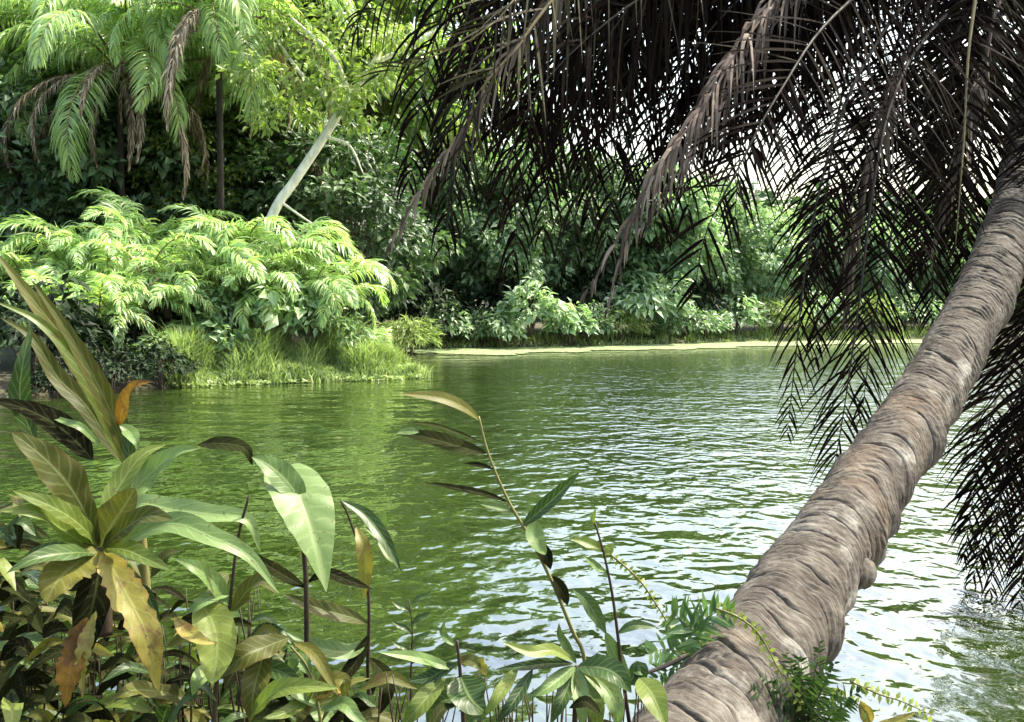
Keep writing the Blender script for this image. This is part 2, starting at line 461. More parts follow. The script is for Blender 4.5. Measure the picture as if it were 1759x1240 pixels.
def water_mat():
    m, nt, N, L = new_mat('lagoon_water')
    out = N.new('ShaderNodeOutputMaterial')
    geo = N.new('ShaderNodeNewGeometry')

    def waves(sc, rot, scale, detail, dist):
        mp = N.new('ShaderNodeMapping'); mp.inputs['Scale'].default_value = sc; mp.inputs['Rotation'].default_value = (0, 0, rot)
        L.new(geo.outputs['Position'], mp.inputs[0])
        n = N.new('ShaderNodeTexNoise'); n.inputs['Scale'].default_value = scale; n.inputs['Detail'].default_value = detail
        n.inputs['Roughness'].default_value = .5; n.inputs['Distortion'].default_value = dist
        L.new(mp.outputs[0], n.inputs['Vector'])
        return n.outputs['Fac']
    a = waves((1.25, 1.0, 1), R(8), 2.1, 1.5, .5)
    b = waves((1.4, 1.0, 1), R(-20), 5.5, 1.5, .3)
    c = waves((1.0, 1.4, 1), R(20), .45, 1.0, .2)
    b1 = N.new('ShaderNodeBump'); b1.inputs['Strength'].default_value = 1; b1.inputs['Distance'].default_value = .11; L.new(a, b1.inputs['Height'])
    b2 = N.new('ShaderNodeBump'); b2.inputs['Strength'].default_value = 1; b2.inputs['Distance'].default_value = .022; L.new(b, b2.inputs['Height']); L.new(b1.outputs[0], b2.inputs['Normal'])
    b3 = N.new('ShaderNodeBump'); b3.inputs['Strength'].default_value = 1; b3.inputs['Distance'].default_value = .10; L.new(c, b3.inputs['Height']); L.new(b2.outputs[0], b3.inputs['Normal'])
    # calmer water in the lee of the left bank, ruffled patches elsewhere
    sx = N.new('ShaderNodeSeparateXYZ'); L.new(geo.outputs['Position'], sx.inputs[0])
    lee = N.new('ShaderNodeMapRange'); lee.interpolation_type = 'SMOOTHSTEP'; L.new(sx.outputs['X'], lee.inputs[0])
    lee.inputs[1].default_value = -4.5; lee.inputs[2].default_value = 2.0; lee.inputs[3].default_value = .30; lee.inputs[4].default_value = .95
    gu = waves((1, .5, 1), R(25), .16, 3, .6)
    gm = N.new('ShaderNodeMapRange'); L.new(gu, gm.inputs[0]); gm.inputs[1].default_value = .35; gm.inputs[2].default_value = .65; gm.inputs[3].default_value = .55; gm.inputs[4].default_value = 1.05
    st = N.new('ShaderNodeMath'); st.operation = 'MULTIPLY'; st.use_clamp = True; L.new(lee.outputs[0], st.inputs[0]); L.new(gm.outputs[0], st.inputs[1])
    L.new(st.outputs[0], b1.inputs['Strength']); L.new(st.outputs[0], b2.inputs['Strength'])
    nz = N.new('ShaderNodeTexNoise'); nz.inputs['Scale'].default_value = .12; nz.inputs['Detail'].default_value = 4
    L.new(geo.outputs['Position'], nz.inputs['Vector'])
    rp = ramp(N, [(.35, (.010, .018, .003)), (.65, (.018, .031, .005))])
    L.new(nz.outputs['Fac'], rp.inputs['Fac'])
    p = N.new('ShaderNodeBsdfPrincipled')
    L.new(rp.outputs['Color'], p.inputs['Base Color'])
    p.inputs['Roughness'].default_value = .04; p.inputs['IOR'].default_value = 2.4
    L.new(b3.outputs[0], p.inputs['Normal'])
    L.new(p.outputs[0], out.inputs['Surface'])
    return m


def shore_mat():
    m, nt, N, L = new_mat('shore_scum')
    out = N.new('ShaderNodeOutputMaterial')
    geo = N.new('ShaderNodeNewGeometry')
    nz = N.new('ShaderNodeTexNoise'); nz.inputs['Scale'].default_value = 3; nz.inputs['Detail'].default_value = 8
    L.new(geo.outputs['Position'], nz.inputs['Vector'])
    rp = ramp(N, [(.35, (.07, .11, .03)), (.55, (.15, .19, .075)), (.75, (.27, .30, .15))])
    L.new(nz.outputs['Fac'], rp.inputs['Fac'])
    p = N.new('ShaderNodeBsdfPrincipled'); p.inputs['Roughness'].default_value = .9
    L.new(rp.outputs['Color'], p.inputs['Base Color'])
    L.new(p.outputs[0], out.inputs['Surface'])
    return m


M['ground'] = ground_mat(); M['water'] = water_mat(); M['shore'] = shore_mat()

# ------------------------------------------------------------------ setting: ground, water, shore
LAGOON = np.array([(-16, 5.6), (-6, 5.4), (-2.2, 5.2), (-1.0, 4.9), (0.2, 4.7), (1.2, 4.4), (2.4, 4.6), (5, 4.9), (10, 4.5), (30, 5), (60, 20), (62, 60),
                   (48, 80), (34, 75.5), (17, 70), (6, 62.5), (-5.5, 57), (-7.5, 50), (-6.5, 43), (-3.4, 38), (-3.2, 36.2), (-5.0, 35.0), (-7.5, 33.8), (-10.5, 32), (-13.5, 29), (-17, 25), (-24, 18), (-26, 10)], float)


def sdist(X, Y):
    """signed distance to the lagoon outline, positive on land"""
    P = np.stack([X.ravel(), Y.ravel()], 1)
    A = LAGOON; B = np.roll(LAGOON, -1, axis=0)
    best = np.full(len(P), 1e9); inside = np.zeros(len(P), bool)
    for a, b in zip(A, B):
        ab = b - a
        t = np.clip(((P - a) @ ab) / (ab @ ab), 0, 1)
        d = np.linalg.norm(P - (a + t[:, None] * ab), axis=1)
        best = np.minimum(best, d)
        c = ((a[1] > P[:, 1]) != (b[1] > P[:, 1]))
        with np.errstate(divide='ignore', invalid='ignore'):
            xi = (b[0] - a[0]) * (P[:, 1] - a[1]) / (b[1] - a[1]) + a[0]
        inside ^= (c & (P[:, 0] < xi))
    return np.where(inside, -best, best).reshape(X.shape)


def ground_h(X, Y):
    d = sdist(np.atleast_1d(np.asarray(X, float)), np.atleast_1d(np.asarray(Y, float)))
    near = np.clip((14 - np.atleast_1d(Y)) / 6, 0, 1)
    far = np.where(d > 0, .1 + .9 * (1 - np.exp(-d / 4)) + np.clip(d - 15, 0, 80) * .03, np.maximum(d * .5, -1.5))
    nb = np.where(d > 0, 1.05 * (1 - np.exp(-(d / 1.1) ** 1.3)), np.maximum(d * .6, -1.5))
    return near * nb + (1 - near) * far


def gh(x, y):
    return float(ground_h(x, y)[0])


def axis_vals(segs):
    out = []
    for a, b, st in segs:
        out.append(np.arange(a, b, st))
    return np.concatenate(out)


gx = axis_vals([(-400, -60, 34), (-60, -28, 2), (-28, -4, .8), (-4, 5, .25), (5, 40, 1.0), (40, 70, 2), (70, 401, 30)])
gy = axis_vals([(-60, -4, 7), (-4, 8, .25), (8, 26, 1.5), (26, 82, .8), (82, 120, 3), (120, 601, 40)])
XX, YY = np.meshgrid(gx, gy)
ZZ = ground_h(XX.ravel(), YY.ravel()).reshape(XX.shape)
ZZ = ZZ + np.array([noise.noise(Vector((x * .8, y * .8, 0))) * .06 for x, y in zip(XX.ravel(), YY.ravel())]).reshape(XX.shape) * (ZZ > -.2)
mb = MB()
nx, ny = len(gx), len(gy)
ii, jj = np.meshgrid(np.arange(nx - 1), np.arange(ny - 1))
a = (jj * nx + ii).ravel()
mb.add_arr(np.stack([XX.ravel(), YY.ravel(), ZZ.ravel()], 1), np.stack([a, a + 1, a + nx + 1, a + nx], 1), np.zeros((nx * ny, 2)), np.full(nx * ny, .5))
tag(mb.build('ground', M['ground']), kind='structure')

mb = MB()
mb.add([(-32, 3.2, 0), (70, 3.2, 0), (70, 90, 0), (-32, 90, 0)], [(0, 1, 2, 3)])
tag(mb.build('water', M['water'], smooth=False), kind='structure')

# pale strip of floating scum along the far shore
mb = MB()
ctr = spline([(-6.2, 55.5, 0), (-5.0, 57, 0), (0, 60, 0), (6, 63, 0), (17, 70.3, 0), (27, 73.6, 0), (34, 75.8, 0)], 160)
tt = tangents(ctr)
V = []
for i in range(160):
    sd = np.array([tt[i][1], -tt[i][0], 0])
    w1 = .8 + .9 * noise.noise(Vector((ctr[i][0] * .45, 3.3, 0))) + .35 * noise.noise(Vector((ctr[i][0] * 3.3, 8, 0)))
    w1 *= min(1, i / 8) * min(1, (159 - i) / 20)
    for k, (o_, z_) in enumerate([(-2.2, .16), (-.6, .14), (w1 * 2.2 + 1.0 * (1 - i / 200), .07), (w1 * 3.4 + 1.6 * (1 - i / 200) + .1, .012)]):
        V.append(ctr[i] + sd * o_ + np.array([0, 0, z_]))
fc = [(i * 4 + k, i * 4 + k + 1, i * 4 + k + 5, i * 4 + k + 4) for i in range(159) for k in range(3)]
mb.add(V, fc)
tag(mb.build('shore', M['shore']), kind='structure')

# ------------------------------------------------------------------ fronds
def frond_geo(mbl, mbr, pts, L=.7, width=.035, npairs=60, normal=(0, 0, 1), droop=.6, ang=(70, 30), r0=.03, start=.12, jitter=.12, lift=.15,
              seed=0, rmat=0, lmat=0, nseg=4, shape=1.0, both=True, wmul=None, gap=0.0):
    """pinnate palm leaf: rachis through pts, leaflets to both sides"""
    rg = np.random.default_rng(seed)
    n = 90
    c = spline(pts, n); t = tangents(c)
    Ltot = np.linalg.norm(np.diff(c, axis=0), axis=1).sum()
    tube(mbr, c[::3], [r0, r0 * .7, r0 * .4, r0 * .12], seg=5, mat=rmat, n=34, rnd=.5)
    nr = nrm(normal)
    G = np.array([0, 0, -1.0])
    VV = []; FF = []; UU = []; RR = []; cnt = 0
    for k in range(npairs):
        u0 = start + (1 - start) * (k + .5) / npairs
        for sgn in ((-1, 1) if both else (1,)):
            if gap and rg.random() < gap: continue
            u = min(.995, u0 + rg.normal() * .4 / npairs)
            x = u * (n - 1); i = min(int(x), n - 2); fr = x - i
            p = c[i] * (1 - fr) + c[i + 1] * fr
            tg = nrm(t[i] * (1 - fr) + t[i + 1] * fr)
            s = nrm(np.cross(tg, nr)) * sgn; b = nrm(np.cross(s * sgn, tg))
            uu = (u - start) / (1 - start)
            l = L * (math.sin(PI * min(1, uu * .82 + .16)) ** .7) * (1 + rg.normal() * .10) * shape
            if l < .02: continue
            a = R(ang[0] + (ang[1] - ang[0]) * uu + rg.normal() * 6)
            d = tg * math.cos(a) + s * math.sin(a) + b * (lift + rg.normal() * jitter) + rg.normal(size=3) * jitter * .5
            d = nrm(d)
            q = p.copy()
            w = width * (1 + rg.normal() * .15) * (.75 + .25 * math.sin(PI * uu))
            fn = nrm(b + rg.normal(size=3) * .35)
            rv = rg.random()
            dr = droop * (1 + rg.normal() * .25)
            for sgm in range(nseg + 1):
                v = sgm / nseg
                wd = w * (.45 + .55 * min(1, v * 4)) * (1 - v) ** .65 if v > 0 else w * .4
                if sgm == nseg: wd = w * .06
                sd = nrm(np.cross(d, fn))
                VV.append(q + sd * wd * .5); VV.append(q - sd * wd * .5)
                UU.append((v, 1)); UU.append((v, -1)); RR.append(rv); RR.append(rv)
                if sgm:
                    o_ = cnt + sgm * 2
                    FF.append((o_ - 2, o_ - 1, o_ + 1, o_))
                q = q + d * (l / nseg)
                d = nrm(d + G * dr / nseg * 1.6)
            cnt += (nseg + 1) * 2
    mbl.add(np.array(VV), FF, np.array(UU), np.array(RR), lmat)


def arch(Lf, e0, e1, n=7, side=0.0, base=(0, 0, 0)):
    """planar arch in the x-z plane: elevation e0 at base to e1 at the tip (degrees)"""
    p = np.array(base, float); out = [p.copy()]
    for i in range(n):
        u = (i + .5) / n
        e = R(e0 + (e1 - e0) * u ** 1.15)
        p = p + np.array([math.cos(e), side * u, math.sin(e)]) * Lf / n
        out.append(p.copy())
    return out


def frond_mesh(name, lmat, rmat, Lf, e0, e1, L, width, npairs, seed, **kw):
    ml = MB()
    frond_geo(ml, ml, arch(Lf, e0, e1, side=kw.pop('side', 0)), L=L, width=width, npairs=npairs, seed=seed, rmat=1, lmat=0,
              normal=kw.pop('normal', (0.25, 0, 1)), **kw)
    return ml.mesh(name, [lmat, rmat])


# frond kinds of the left bank
FP = [frond_mesh('frond_pale', M['pale_palm'], M['rachis'], 4.6, 74, -72, 1.05, .115, 50, 11, r0=.05, droop=.95, start=.14, lift=.25),
      frond_mesh('frond_pale', M['pale_palm'], M['rachis'], 4.4, 62, -85, 1.0, .115, 48, 12, r0=.05, droop=1.1, start=.12, side=.1, lift=.25),
      frond_mesh('frond_pale', M['pale_palm'], M['rachis'], 4.8, 86, -48, 1.0, .11, 52, 13, r0=.05, droop=.7, start=.15, side=-.1, lift=.25),
      frond_mesh('frond_pale', M['pale_palm'], M['rachis'], 4.0, 42, -88, .95, .115, 46, 14, r0=.05, droop=1.2, start=.10, lift=.25)]
FM = [frond_mesh('frond_mid', M['pale_palm'], M['rachis'], 5.2, 60, -80, 1.1, .075, 84, 21, r0=.05, droop=1.5, start=.12),
      frond_mesh('frond_mid', M['mid_palm'], M['rachis'], 5.0, 35, -85, 1.1, .075, 80, 22, r0=.05, droop=1.7, start=.1, side=.1),
      frond_mesh('frond_mid', M['pale_palm'], M['rachis'], 4.8, 75, -55, 1.05, .075, 78, 23, r0=.05, droop=1.4, start=.12, side=-.12)]
FD = [frond_mesh('frond_dead', M['dry_pale'], M['dry_pale'], 6.4, 15, -108, .6, .06, 120, 31, r0=.07, droop=2.2, start=.25, ang=(40, 12), jitter=.25),
      frond_mesh('frond_dead', M['dry_pale'], M['dry_pale'], 5.4, -10, -102, .55, .06, 110, 32, r0=.07, droop=2.5, start=.25, ang=(35, 10), jitter=.3)]


def palm_clump(px, py, d, label, n, sc, seed, group, stems=3, meshes=None, lean=0.0):
    """stemless palm: fronds rising from the ground"""
    meshes = meshes or FP
    rg = np.random.default_rng(seed)
    b = at(px, py, d); z = gh(b[0], d)
    e = empty('palm_bush', (b[0], d, z), label, 'palm bush', group)
    h = max(.3, b[2] - z)           # height of the crown's heart above the ground
    ms = MB()
    tube(ms, [(0, 0, -.2), (.1, 0, h * .5), (0, 0, h)], [.22, .18, .14], 8)
    ms.build('stem', M['bark_brown'], e)
    for k in range(int(n * 1.7)):
        az = k * 2.39996 + rg.normal() * .25
        kind = int(rg.integers(len(meshes)))
        o = obj_from('frond', meshes[kind], e, (rg.normal() * .5, rg.normal() * .4, h * (.72 + .3 * rg.random())), (rg.normal() * .22, rg.normal() * .18 + lean, az), sc * (1 + rg.normal() * .12))
    return e


BG = 'pale palm bushes on the left bank'
palm_clump(140, 460, 37.5, 'pale green palm bush at the left end of its row, fronds spread flat', 15, .84, 41, BG)
palm_clump(280, 438, 39.5, 'yellow-tipped palm bush in the middle of the left bank, tallest of its row', 16, .80, 42, BG)
palm_clump(400, 440, 38.5, 'pale palm bush left of the foot of the leaning pale trunk', 15, .80, 43, BG)
palm_clump(490, 455, 38.0, 'pale palm bush directly under the leaning pale trunk', 13, .74, 44, BG)
palm_clump(550, 505, 37.2, 'drooping pale palm bush sloping to the tip of the grassy spit', 14, .66, 45, BG)
palm_clump(250, 480, 35.6, 'low palm bush hanging over the dark hollow by the water', 11, .66, 46, BG)
palm_clump(605, 605, 37.6, 'small pale palm tuft at the water end of the grassy spit', 9, .40, 47, BG)
palm_clump(60, 480, 36.5, 'palm bush at the left edge, half hidden behind the strap leaved plant', 11, .7, 48, BG)

palm_clump(120, 545, 34.6, 'low palm bush at the far left waterside in front of the row', 12, .62, 141, BG)
palm_clump(345, 490, 36.4, 'low pale palm bush spilling over the large-leaved shrubs', 12, .62, 142, BG)
palm_clump(455, 500, 36.8, 'low pale palm bush above the start of the grass', 12, .60, 143, BG)
palm_clump(60, 545, 33.6, 'low palm bush leaning over the water at the left edge', 12, .62, 145, BG)
palm_clump(195, 535, 34.6, 'pale palm bush drooping over the black hollow at the waterline', 13, .64, 146, BG)
palm_clump(285, 520, 35.8, 'pale palm bush between the hollow and the large-leaved shrubs', 12, .62, 147, BG)
palm_clump(215, 455, 38.2, 'palm bush between the flat fan and the yellow-tipped one', 13, .8, 144, BG)


def palm_tree(px, py, d, label, n, ndead, sc, seed, lean=(0, 0), group='palms above the left bank'):
    rg = np.random.default_rng(seed)
    hd = at(px, py, d)
    bx, by = hd[0] - lean[0], d - lean[1]
    z = gh(bx, by)
    e = empty('palm_tree', (bx, by, z), label, 'palm tree', group)
    top = np.array([lean[0], lean[1], hd[2] - z])
    ms = MB()
    tube(ms, [(0, 0, -.3), top * .5 + np.array([-lean[0] * .2, 0, 0]), top], [.17, .13, .13], 10, n=20)
    ms.build('trunk', M['bark_dark'], e)
    for k in range(n):
        az = k * 2.39996 + rg.normal() * .2
        kind = int(rg.integers(len(FM)))
        obj_from('frond', FM[kind], e, tuple(top), (rg.normal() * .15, rg.normal() * .2, az), sc * (1 + rg.normal() * .1))
    for k in range(ndead):
        az = k * 2.39996 + 1 + rg.normal() * .3
        o = obj_from('dead_frond', FD[k % 2], e, tuple(top - np.array([0, 0, .3])), (rg.normal() * .1, rg.normal() * .12, az), .95 * sc ** .5 * (1 + rg.normal() * .15))
        o['label'] = 'brown dead frond hanging down against the trunk'
    return e


palm_tree(300, 100, 46.5, 'pale feathery palm squeezed between the tall left palm and the cut off one', 20, 5, 1.2, 56)
palm_tree(110, 60, 48.5, 'pale palm rising behind the tall palm at upper left', 20, 4, 1.25, 57)
palm_tree(205, 130, 45, 'tall palm at upper left with dead brown fronds hanging under its crown', 20, 16, 1.25, 51)
palm_tree(375, 35, 44, 'palm with its crown cut off by the top edge left of the leaning pale trunk', 24, 6, 1.45, 52)
palm_tree(70, 190, 48, 'smaller shaded palm at the far upper left behind the tall palm', 15, 8, 1.1, 53)
palm_tree(420, 215, 49, 'palm with drooping fronds just left of the leaning pale trunk', 18, 12, 1.1, 54)


# ------------------------------------------------------------------ broadleaved trees
def tree_parts(seed, height, rx, rz, zc, nclump, per, lsize, mleaf, mbark, tr=.25, lean=(0, 0), flat=.7, hollow=.45, dens=1.0):
    """returns (trunk mesh, crown mesh) about a base at the origin"""
    rg = np.random.default_rng(seed)
    mt = MB(); mc = MB()
    top = np.array([lean[0], lean[1], zc + rz * .5])
    tube(mt, [(0, 0, -.4), (lean[0] * .35, lean[1] * .35, zc * .5), top], [tr, tr * .75, tr * .3], 10, n=16)
    dirs = rand_dirs(rg, nclump)
    rad = hollow + (1 - hollow) * rg.random(nclump) ** .6
    ctr = np.array([lean[0], lean[1], zc])
    C = ctr + dirs * rad[:, None] * np.array([rx, rx, rz])
    C[:, 0] += rg.normal(size=nclump) * .3
    for i in range(0, nclump, 3):
        s = top * (.45 + .5 * rg.random())
        mid = (s + C[i]) / 2 + rg.normal(size=3) * .3
        tube(mt, [s, mid, C[i]], [tr * .32, tr * .2, tr * .05], 5, n=8)
    for i in range(nclump):
        k = int(per * (.6 + .8 * rg.random()))
        rc = (.55 + .55 * rg.random()) * rx * .27
        off = rand_dirs(rg, k) * (rg.random(k) ** .45)[:, None] * np.array([rc * 1.15, rc * 1.15, rc * flat])
        pos = C[i] + off
        out = nrm(C[i] - ctr)
        dr = off / rc + out * .5 + rg.normal(size=(k, 3)) * .5 + np.array([0, 0, -.45])
        nm = rg.normal(size=(k, 3)) * .55 + np.array([0, 0, .9]) + out * .35
        ls = lsize * (.65 + .7 * rg.random(k))
        cl = rg.random() * .5
        leaves(mc, pos, dr, nm, ls, ls * (.42 + .2 * rg.random(k)), np.clip(cl + .5 * rg.random(k), 0, 1))
    return mt.mesh('trunk', mbark), mc.mesh('crown', mleaf, smooth=False)


def place_tree(name, parts, x, y, label, group=None, rz=0.0, sc=1.0, cat='tree', z=None):
    e = empty(name, (x, y, gh(x, y) if z is None else z), label, cat, group, rz, sc)
    obj_from('trunk', parts[0], e); obj_from('crown', parts[1], e)
    return e


TG = tree_parts(101, 17, 4.6, 5.8, 12.0, 110, 85, .46, M['tree_green'], M['bark_brown'], .3, (.5, .2))
TY = tree_parts(102, 17, 4.2, 5.2, 12.5, 100, 85, .40, M['tree_yellow'], M['bark_brown'], .28, (-.4, .3))
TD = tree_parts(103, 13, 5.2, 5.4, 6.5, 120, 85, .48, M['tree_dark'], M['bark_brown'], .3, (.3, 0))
TF = tree_parts(104, 12, 4.2, 4.2, 7.0, 100, 80, .48, M['far_green'], M['bark_brown'], .26, (.3, .1))
TP = tree_parts(105, 10, 3.6, 3.4, 6.0, 80, 75, .52, M['far_pale'], M['bark_brown'], .22, (-.4, .1))

GB = 'broadleaved trees behind the left bank'


def px_x(px, d):
    return (px - 879.5) / F * d


for (parts, px, d, rz, sc, label) in [
    (TG, -20, 54, .3, 1.25, 'leafy green tree at the far left edge beside a patch of white sky'),
    (TY, 130, 57, 1.2, 1.35, 'light green tree rising behind the tall left palm'),
    (TG, 265, 56, 2.2, 1.4, 'broad green tree between the two palm crowns at upper left'),
    (TY, 480, 56, 3.0, 1.4, 'yellow-green leafy tree above and behind the leaning pale trunk'),
    (TG, 590, 58, 4.0, 1.4, 'green tree right of the leaning pale trunk, partly behind hanging fronds'),
    (TY, 690, 63, 5.0, 1.3, 'light leafy tree behind the left tips of the dark fronds'),
    (TG, 800, 72, 5.6, 1.12, 'tall tree behind the leftmost dark fronds'),
    (TG, 105, 48.5, 2.9, .68, 'lower leafy tree between the two brown palm trunks at upper left'),
    (TY, 345, 48.5, 1.4, .66, 'lower light green tree above the middle of the palm bushes'),
    (TF, 245, 49, 4.4, 1.05, 'dull green tree in the gap above the yellow-tipped palm bush'),
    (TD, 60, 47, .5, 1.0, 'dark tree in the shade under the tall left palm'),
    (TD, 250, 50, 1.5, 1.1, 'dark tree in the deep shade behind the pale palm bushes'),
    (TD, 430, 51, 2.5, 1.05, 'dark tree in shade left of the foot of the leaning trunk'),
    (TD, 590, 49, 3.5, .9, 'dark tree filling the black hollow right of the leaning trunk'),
]:
    place_tree('broadleaf_tree', parts, px_x(px, d), d, label, GB, rz, sc)

# the leaning tree with the smooth pale trunk
b0 = at(462, 395, 40.5); bz = gh(b0[0], 40.5)
e = empty('leaning_tree', (b0[0], 40.5, bz), 'tree with a smooth pale trunk leaning right over the palm bushes', 'tree')
o0 = np.array([b0[0], 40.5, bz])
mt = MB()
tp = [at(430, 480, 40.3), at(470, 365, 40.5), at(505, 312, 40.7), at(550, 245, 41), at(585, 190, 41.3), at(640, 110, 42), at(680, 40, 42.5)]
tube(mt, tp, [.22, .19, .18, .175, .16, .11, .07], 14, n=40)
mt.build('trunk', M['bark_pale'], e, origin=o0)
for q, r_ in [([at(585, 190, 41.3), at(520, 130, 41.6), at(470, 60, 42)], .12), ([at(600, 165, 41.4), at(570, 95, 41.2), at(500, 30, 41)], .13), ([at(640, 110, 42), at(720, 70, 42), at(800, 20, 42)], .1),
              ([at(560, 235, 41), at(600, 250, 41.2), at(625, 300, 41.4)], .07), ([at(480, 345, 40.5), at(530, 380, 40.6), at(560, 395, 40.7)], .06)]:
    ml = MB()
    tube(ml, q, [r_, r_ * .7, r_ * .3], 7, n=14)
    ml.build('limb', M['bark_pale'], e, origin=o0)
rg = np.random.default_rng(77)
mc = MB()
for (px, py, rr_, k) in [(470, 60, 1.3, 150), (500, 30, 1.2, 150), (430, 120, 1.1, 120), (520, 130, 1.2, 150), (560, 80, 1.2, 150), (600, 150, 1.0, 110), (640, 60, 1.3, 150), (560, 160, 1.0, 110), (490, 175, .9, 90),
                         (455, 210, .8, 70), (660, 130, 1.0, 90), (700, 60, 1.1, 110), (590, 20, 1.2, 140), (620, 210, .7, 50), (540, 200, .7, 60), (610, 165, .7, 90), (640, 120, .8, 90), (670, 70, .8, 90), (600, 190, .4, 50)]:
    c_ = at(px, py, 41.2 + rg.normal() * .7)
    off = rand_dirs(rg, k) * (rg.random(k) ** .5)[:, None] * np.array([rr_ * 1.2, rr_, rr_ * .6])
    ls = .34 * (.7 + .6 * rg.random(k))
    leaves(mc, c_ + off, off + rg.normal(size=(k, 3)) * .4 + np.array([0, 0, -.4]), rg.normal(size=(k, 3)) * .5 + np.array([0, -.2, .9]), ls, ls * .5, np.clip(rg.random() * .4 + .6 * rg.random(k), 0, 1))
mc.build('crown', M['tree_yellow'], e, smooth=False, origin=o0)

# far shore trees
GF = 'trees along the far shore'
for (parts, px, d, rz, sc, label) in [
    (TF, 770, 66, .4, 1.12, 'green tree on the far shore behind the brown hanging strands'),
    (TF, 860, 64, 1.4, .95, 'dark shaded tree on the far shore left of the pale round bush'),
    (TF, 950, 68, 2.4, 1.05, 'green tree on the far shore behind the dense dark frond curtain'),
    (TD, 1040, 70, .9, .95, 'dark tree on the far shore behind the dry frond tip'),
    (TP, 1120, 69, 3.1, 1.12, 'pale leafy tree on the far shore behind the large white-leaved plant'),
    (TF, 1210, 74, 4.1, .92, 'hazy green tree behind the fishbone shaped frond'),
    (TP, 1310, 76, 5.1, .9, 'pale hazy tree right of the fishbone shaped frond'),
    (TF, 1400, 79, .2, .82, 'green far tree left of the long hanging frond'),
    (TP, 1500, 80, 1.1, .85, 'pale far tree behind the long hanging frond'),
    (TF, 1600, 82, 2.0, .8, 'green far tree just left of the upper palm trunk'),
    (TF, 1720, 84, 3.3, .8, 'far tree at the right edge hidden behind the palm trunk'),
]:
    place_tree('shore_tree', parts, px_x(px, d), d, label, GF, rz, sc)


# the wood behind everything: one mass
def wood():
    rg = np.random.default_rng(303)
    m = MB()
    for i in range(300):
        px = -250 + 2300 * rg.random()
        d = 70 + 30 * rg.random() if px < 700 else 88 + 22 * rg.random()
        if px < 600: d = 62 + 22 * rg.random()
        x = px_x(px, d)
        ytop = np.interp(px, [-250, 550, 700, 860, 1200, 1500, 1750, 2100], [150, 150, 170, 300, 345, 355, 380, 340])
        ztop = at(px, ytop, d)[2]
        z0 = gh(x, d)
        zc = z0 + (ztop - z0) * (1 - rg.random() ** 1.2)
        k = 170
        rr_ = 2.6
        off = rand_dirs(rg, k) * (rg.random(k) ** .5)[:, None] * np.array([rr_ * 1.3, rr_, rr_ * .8])
        ls = .95 * (.6 + .7 * rg.random(k))
        leaves(m, np.array([x, d, zc]) + off, off + rg.normal(size=(k, 3)) + np.array([0, 0, -.6]), rg.normal(size=(k, 3)) * .5 + np.array([0, -.3, .9]), ls, ls * .6,
               np.clip(rg.random() * .4 + .5 * rg.random(k), 0, 1))
    return m


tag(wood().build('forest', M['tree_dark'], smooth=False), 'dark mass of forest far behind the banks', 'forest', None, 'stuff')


# ------------------------------------------------------------------ shrubs
def shrub_parts(seed, rx, rz, n, lsize, mat, aspect=.45, stems=7):
    rg = np.random.default_rng(seed)
    ms = MB(); mf = MB()
    tips = []
    for k in range(stems):
        a = rg.random() * 2 * PI; rr_ = rx * .6 * rg.random() ** .5
        tip = np.array([math.cos(a) * rr_, math.sin(a) * rr_, rz * (1.0 + .7 * rg.random())])
        tube(ms, [(math.cos(a) * .1, math.sin(a) * .1, -.2), tip * .5 + rg.normal(size=3) * .1, tip], [.05, .035, .012], 5, n=8)
        tips.append(tip)
    d = rand_dirs(rg, n); d[:, 2] = np.abs(d[:, 2]) * 1.15 - .25
    rad = .45 + .55 * rg.random(n) ** .5
    lump = 1 + .25 * np.sin(d[:, 0] * 5 + seed) + .2 * np.sin(d[:, 1] * 6 + 2 * seed)
    pos = d * (rad * lump)[:, None] * np.array([rx, rx, rz]) + np.array([0, 0, rz * .75])
    dr = d * np.array([1, 1, .3]) + rg.normal(size=(n, 3)) * .45 + np.array([0, 0, -.35])
    nm = rg.normal(size=(n, 3)) * .4 + np.array([0, 0, .8]) + d * .6
    ls = lsize * (.6 + .8 * rg.random(n))
    leaves(mf, pos, dr, nm, ls, ls * aspect * (.8 + .5 * rg.random(n)), rg.random(n))
    return ms.mesh('stem', M['bark_brown']), mf.mesh('foliage', mat, smooth=False)


SB = shrub_parts(201, 1.5, 1.3, 330, .62, M['broad'], .5)
SB2 = shrub_parts(202, 1.3, 1.6, 420, .46, M['broad'], .4)
SF = shrub_parts(203, 1.8, 1.5, 520, .55, M['far_pale'], .4)
SF2 = shrub_parts(204, 1.8, 1.3, 800, .36, M['far_green'], .45)
SD = shrub_parts(205, 2.0, 1.6, 800, .40, M['painted_shade_leaf'], .45)
SG = shrub_parts(206, 1.5, 1.2, 900, .42, M['grass'], .18)


def shrub(parts, px, py, d, label, group, rz, sc, name='shrub', cat='shrub'):
    b = at(px, py, d)
    e = empty(name, (b[0], d, max(gh(b[0], d), b[2] - 1.5 * sc)), label, cat, group, rz, sc)
    obj_from('stem', parts[0], e); obj_from('foliage', parts[1], e)
    return e


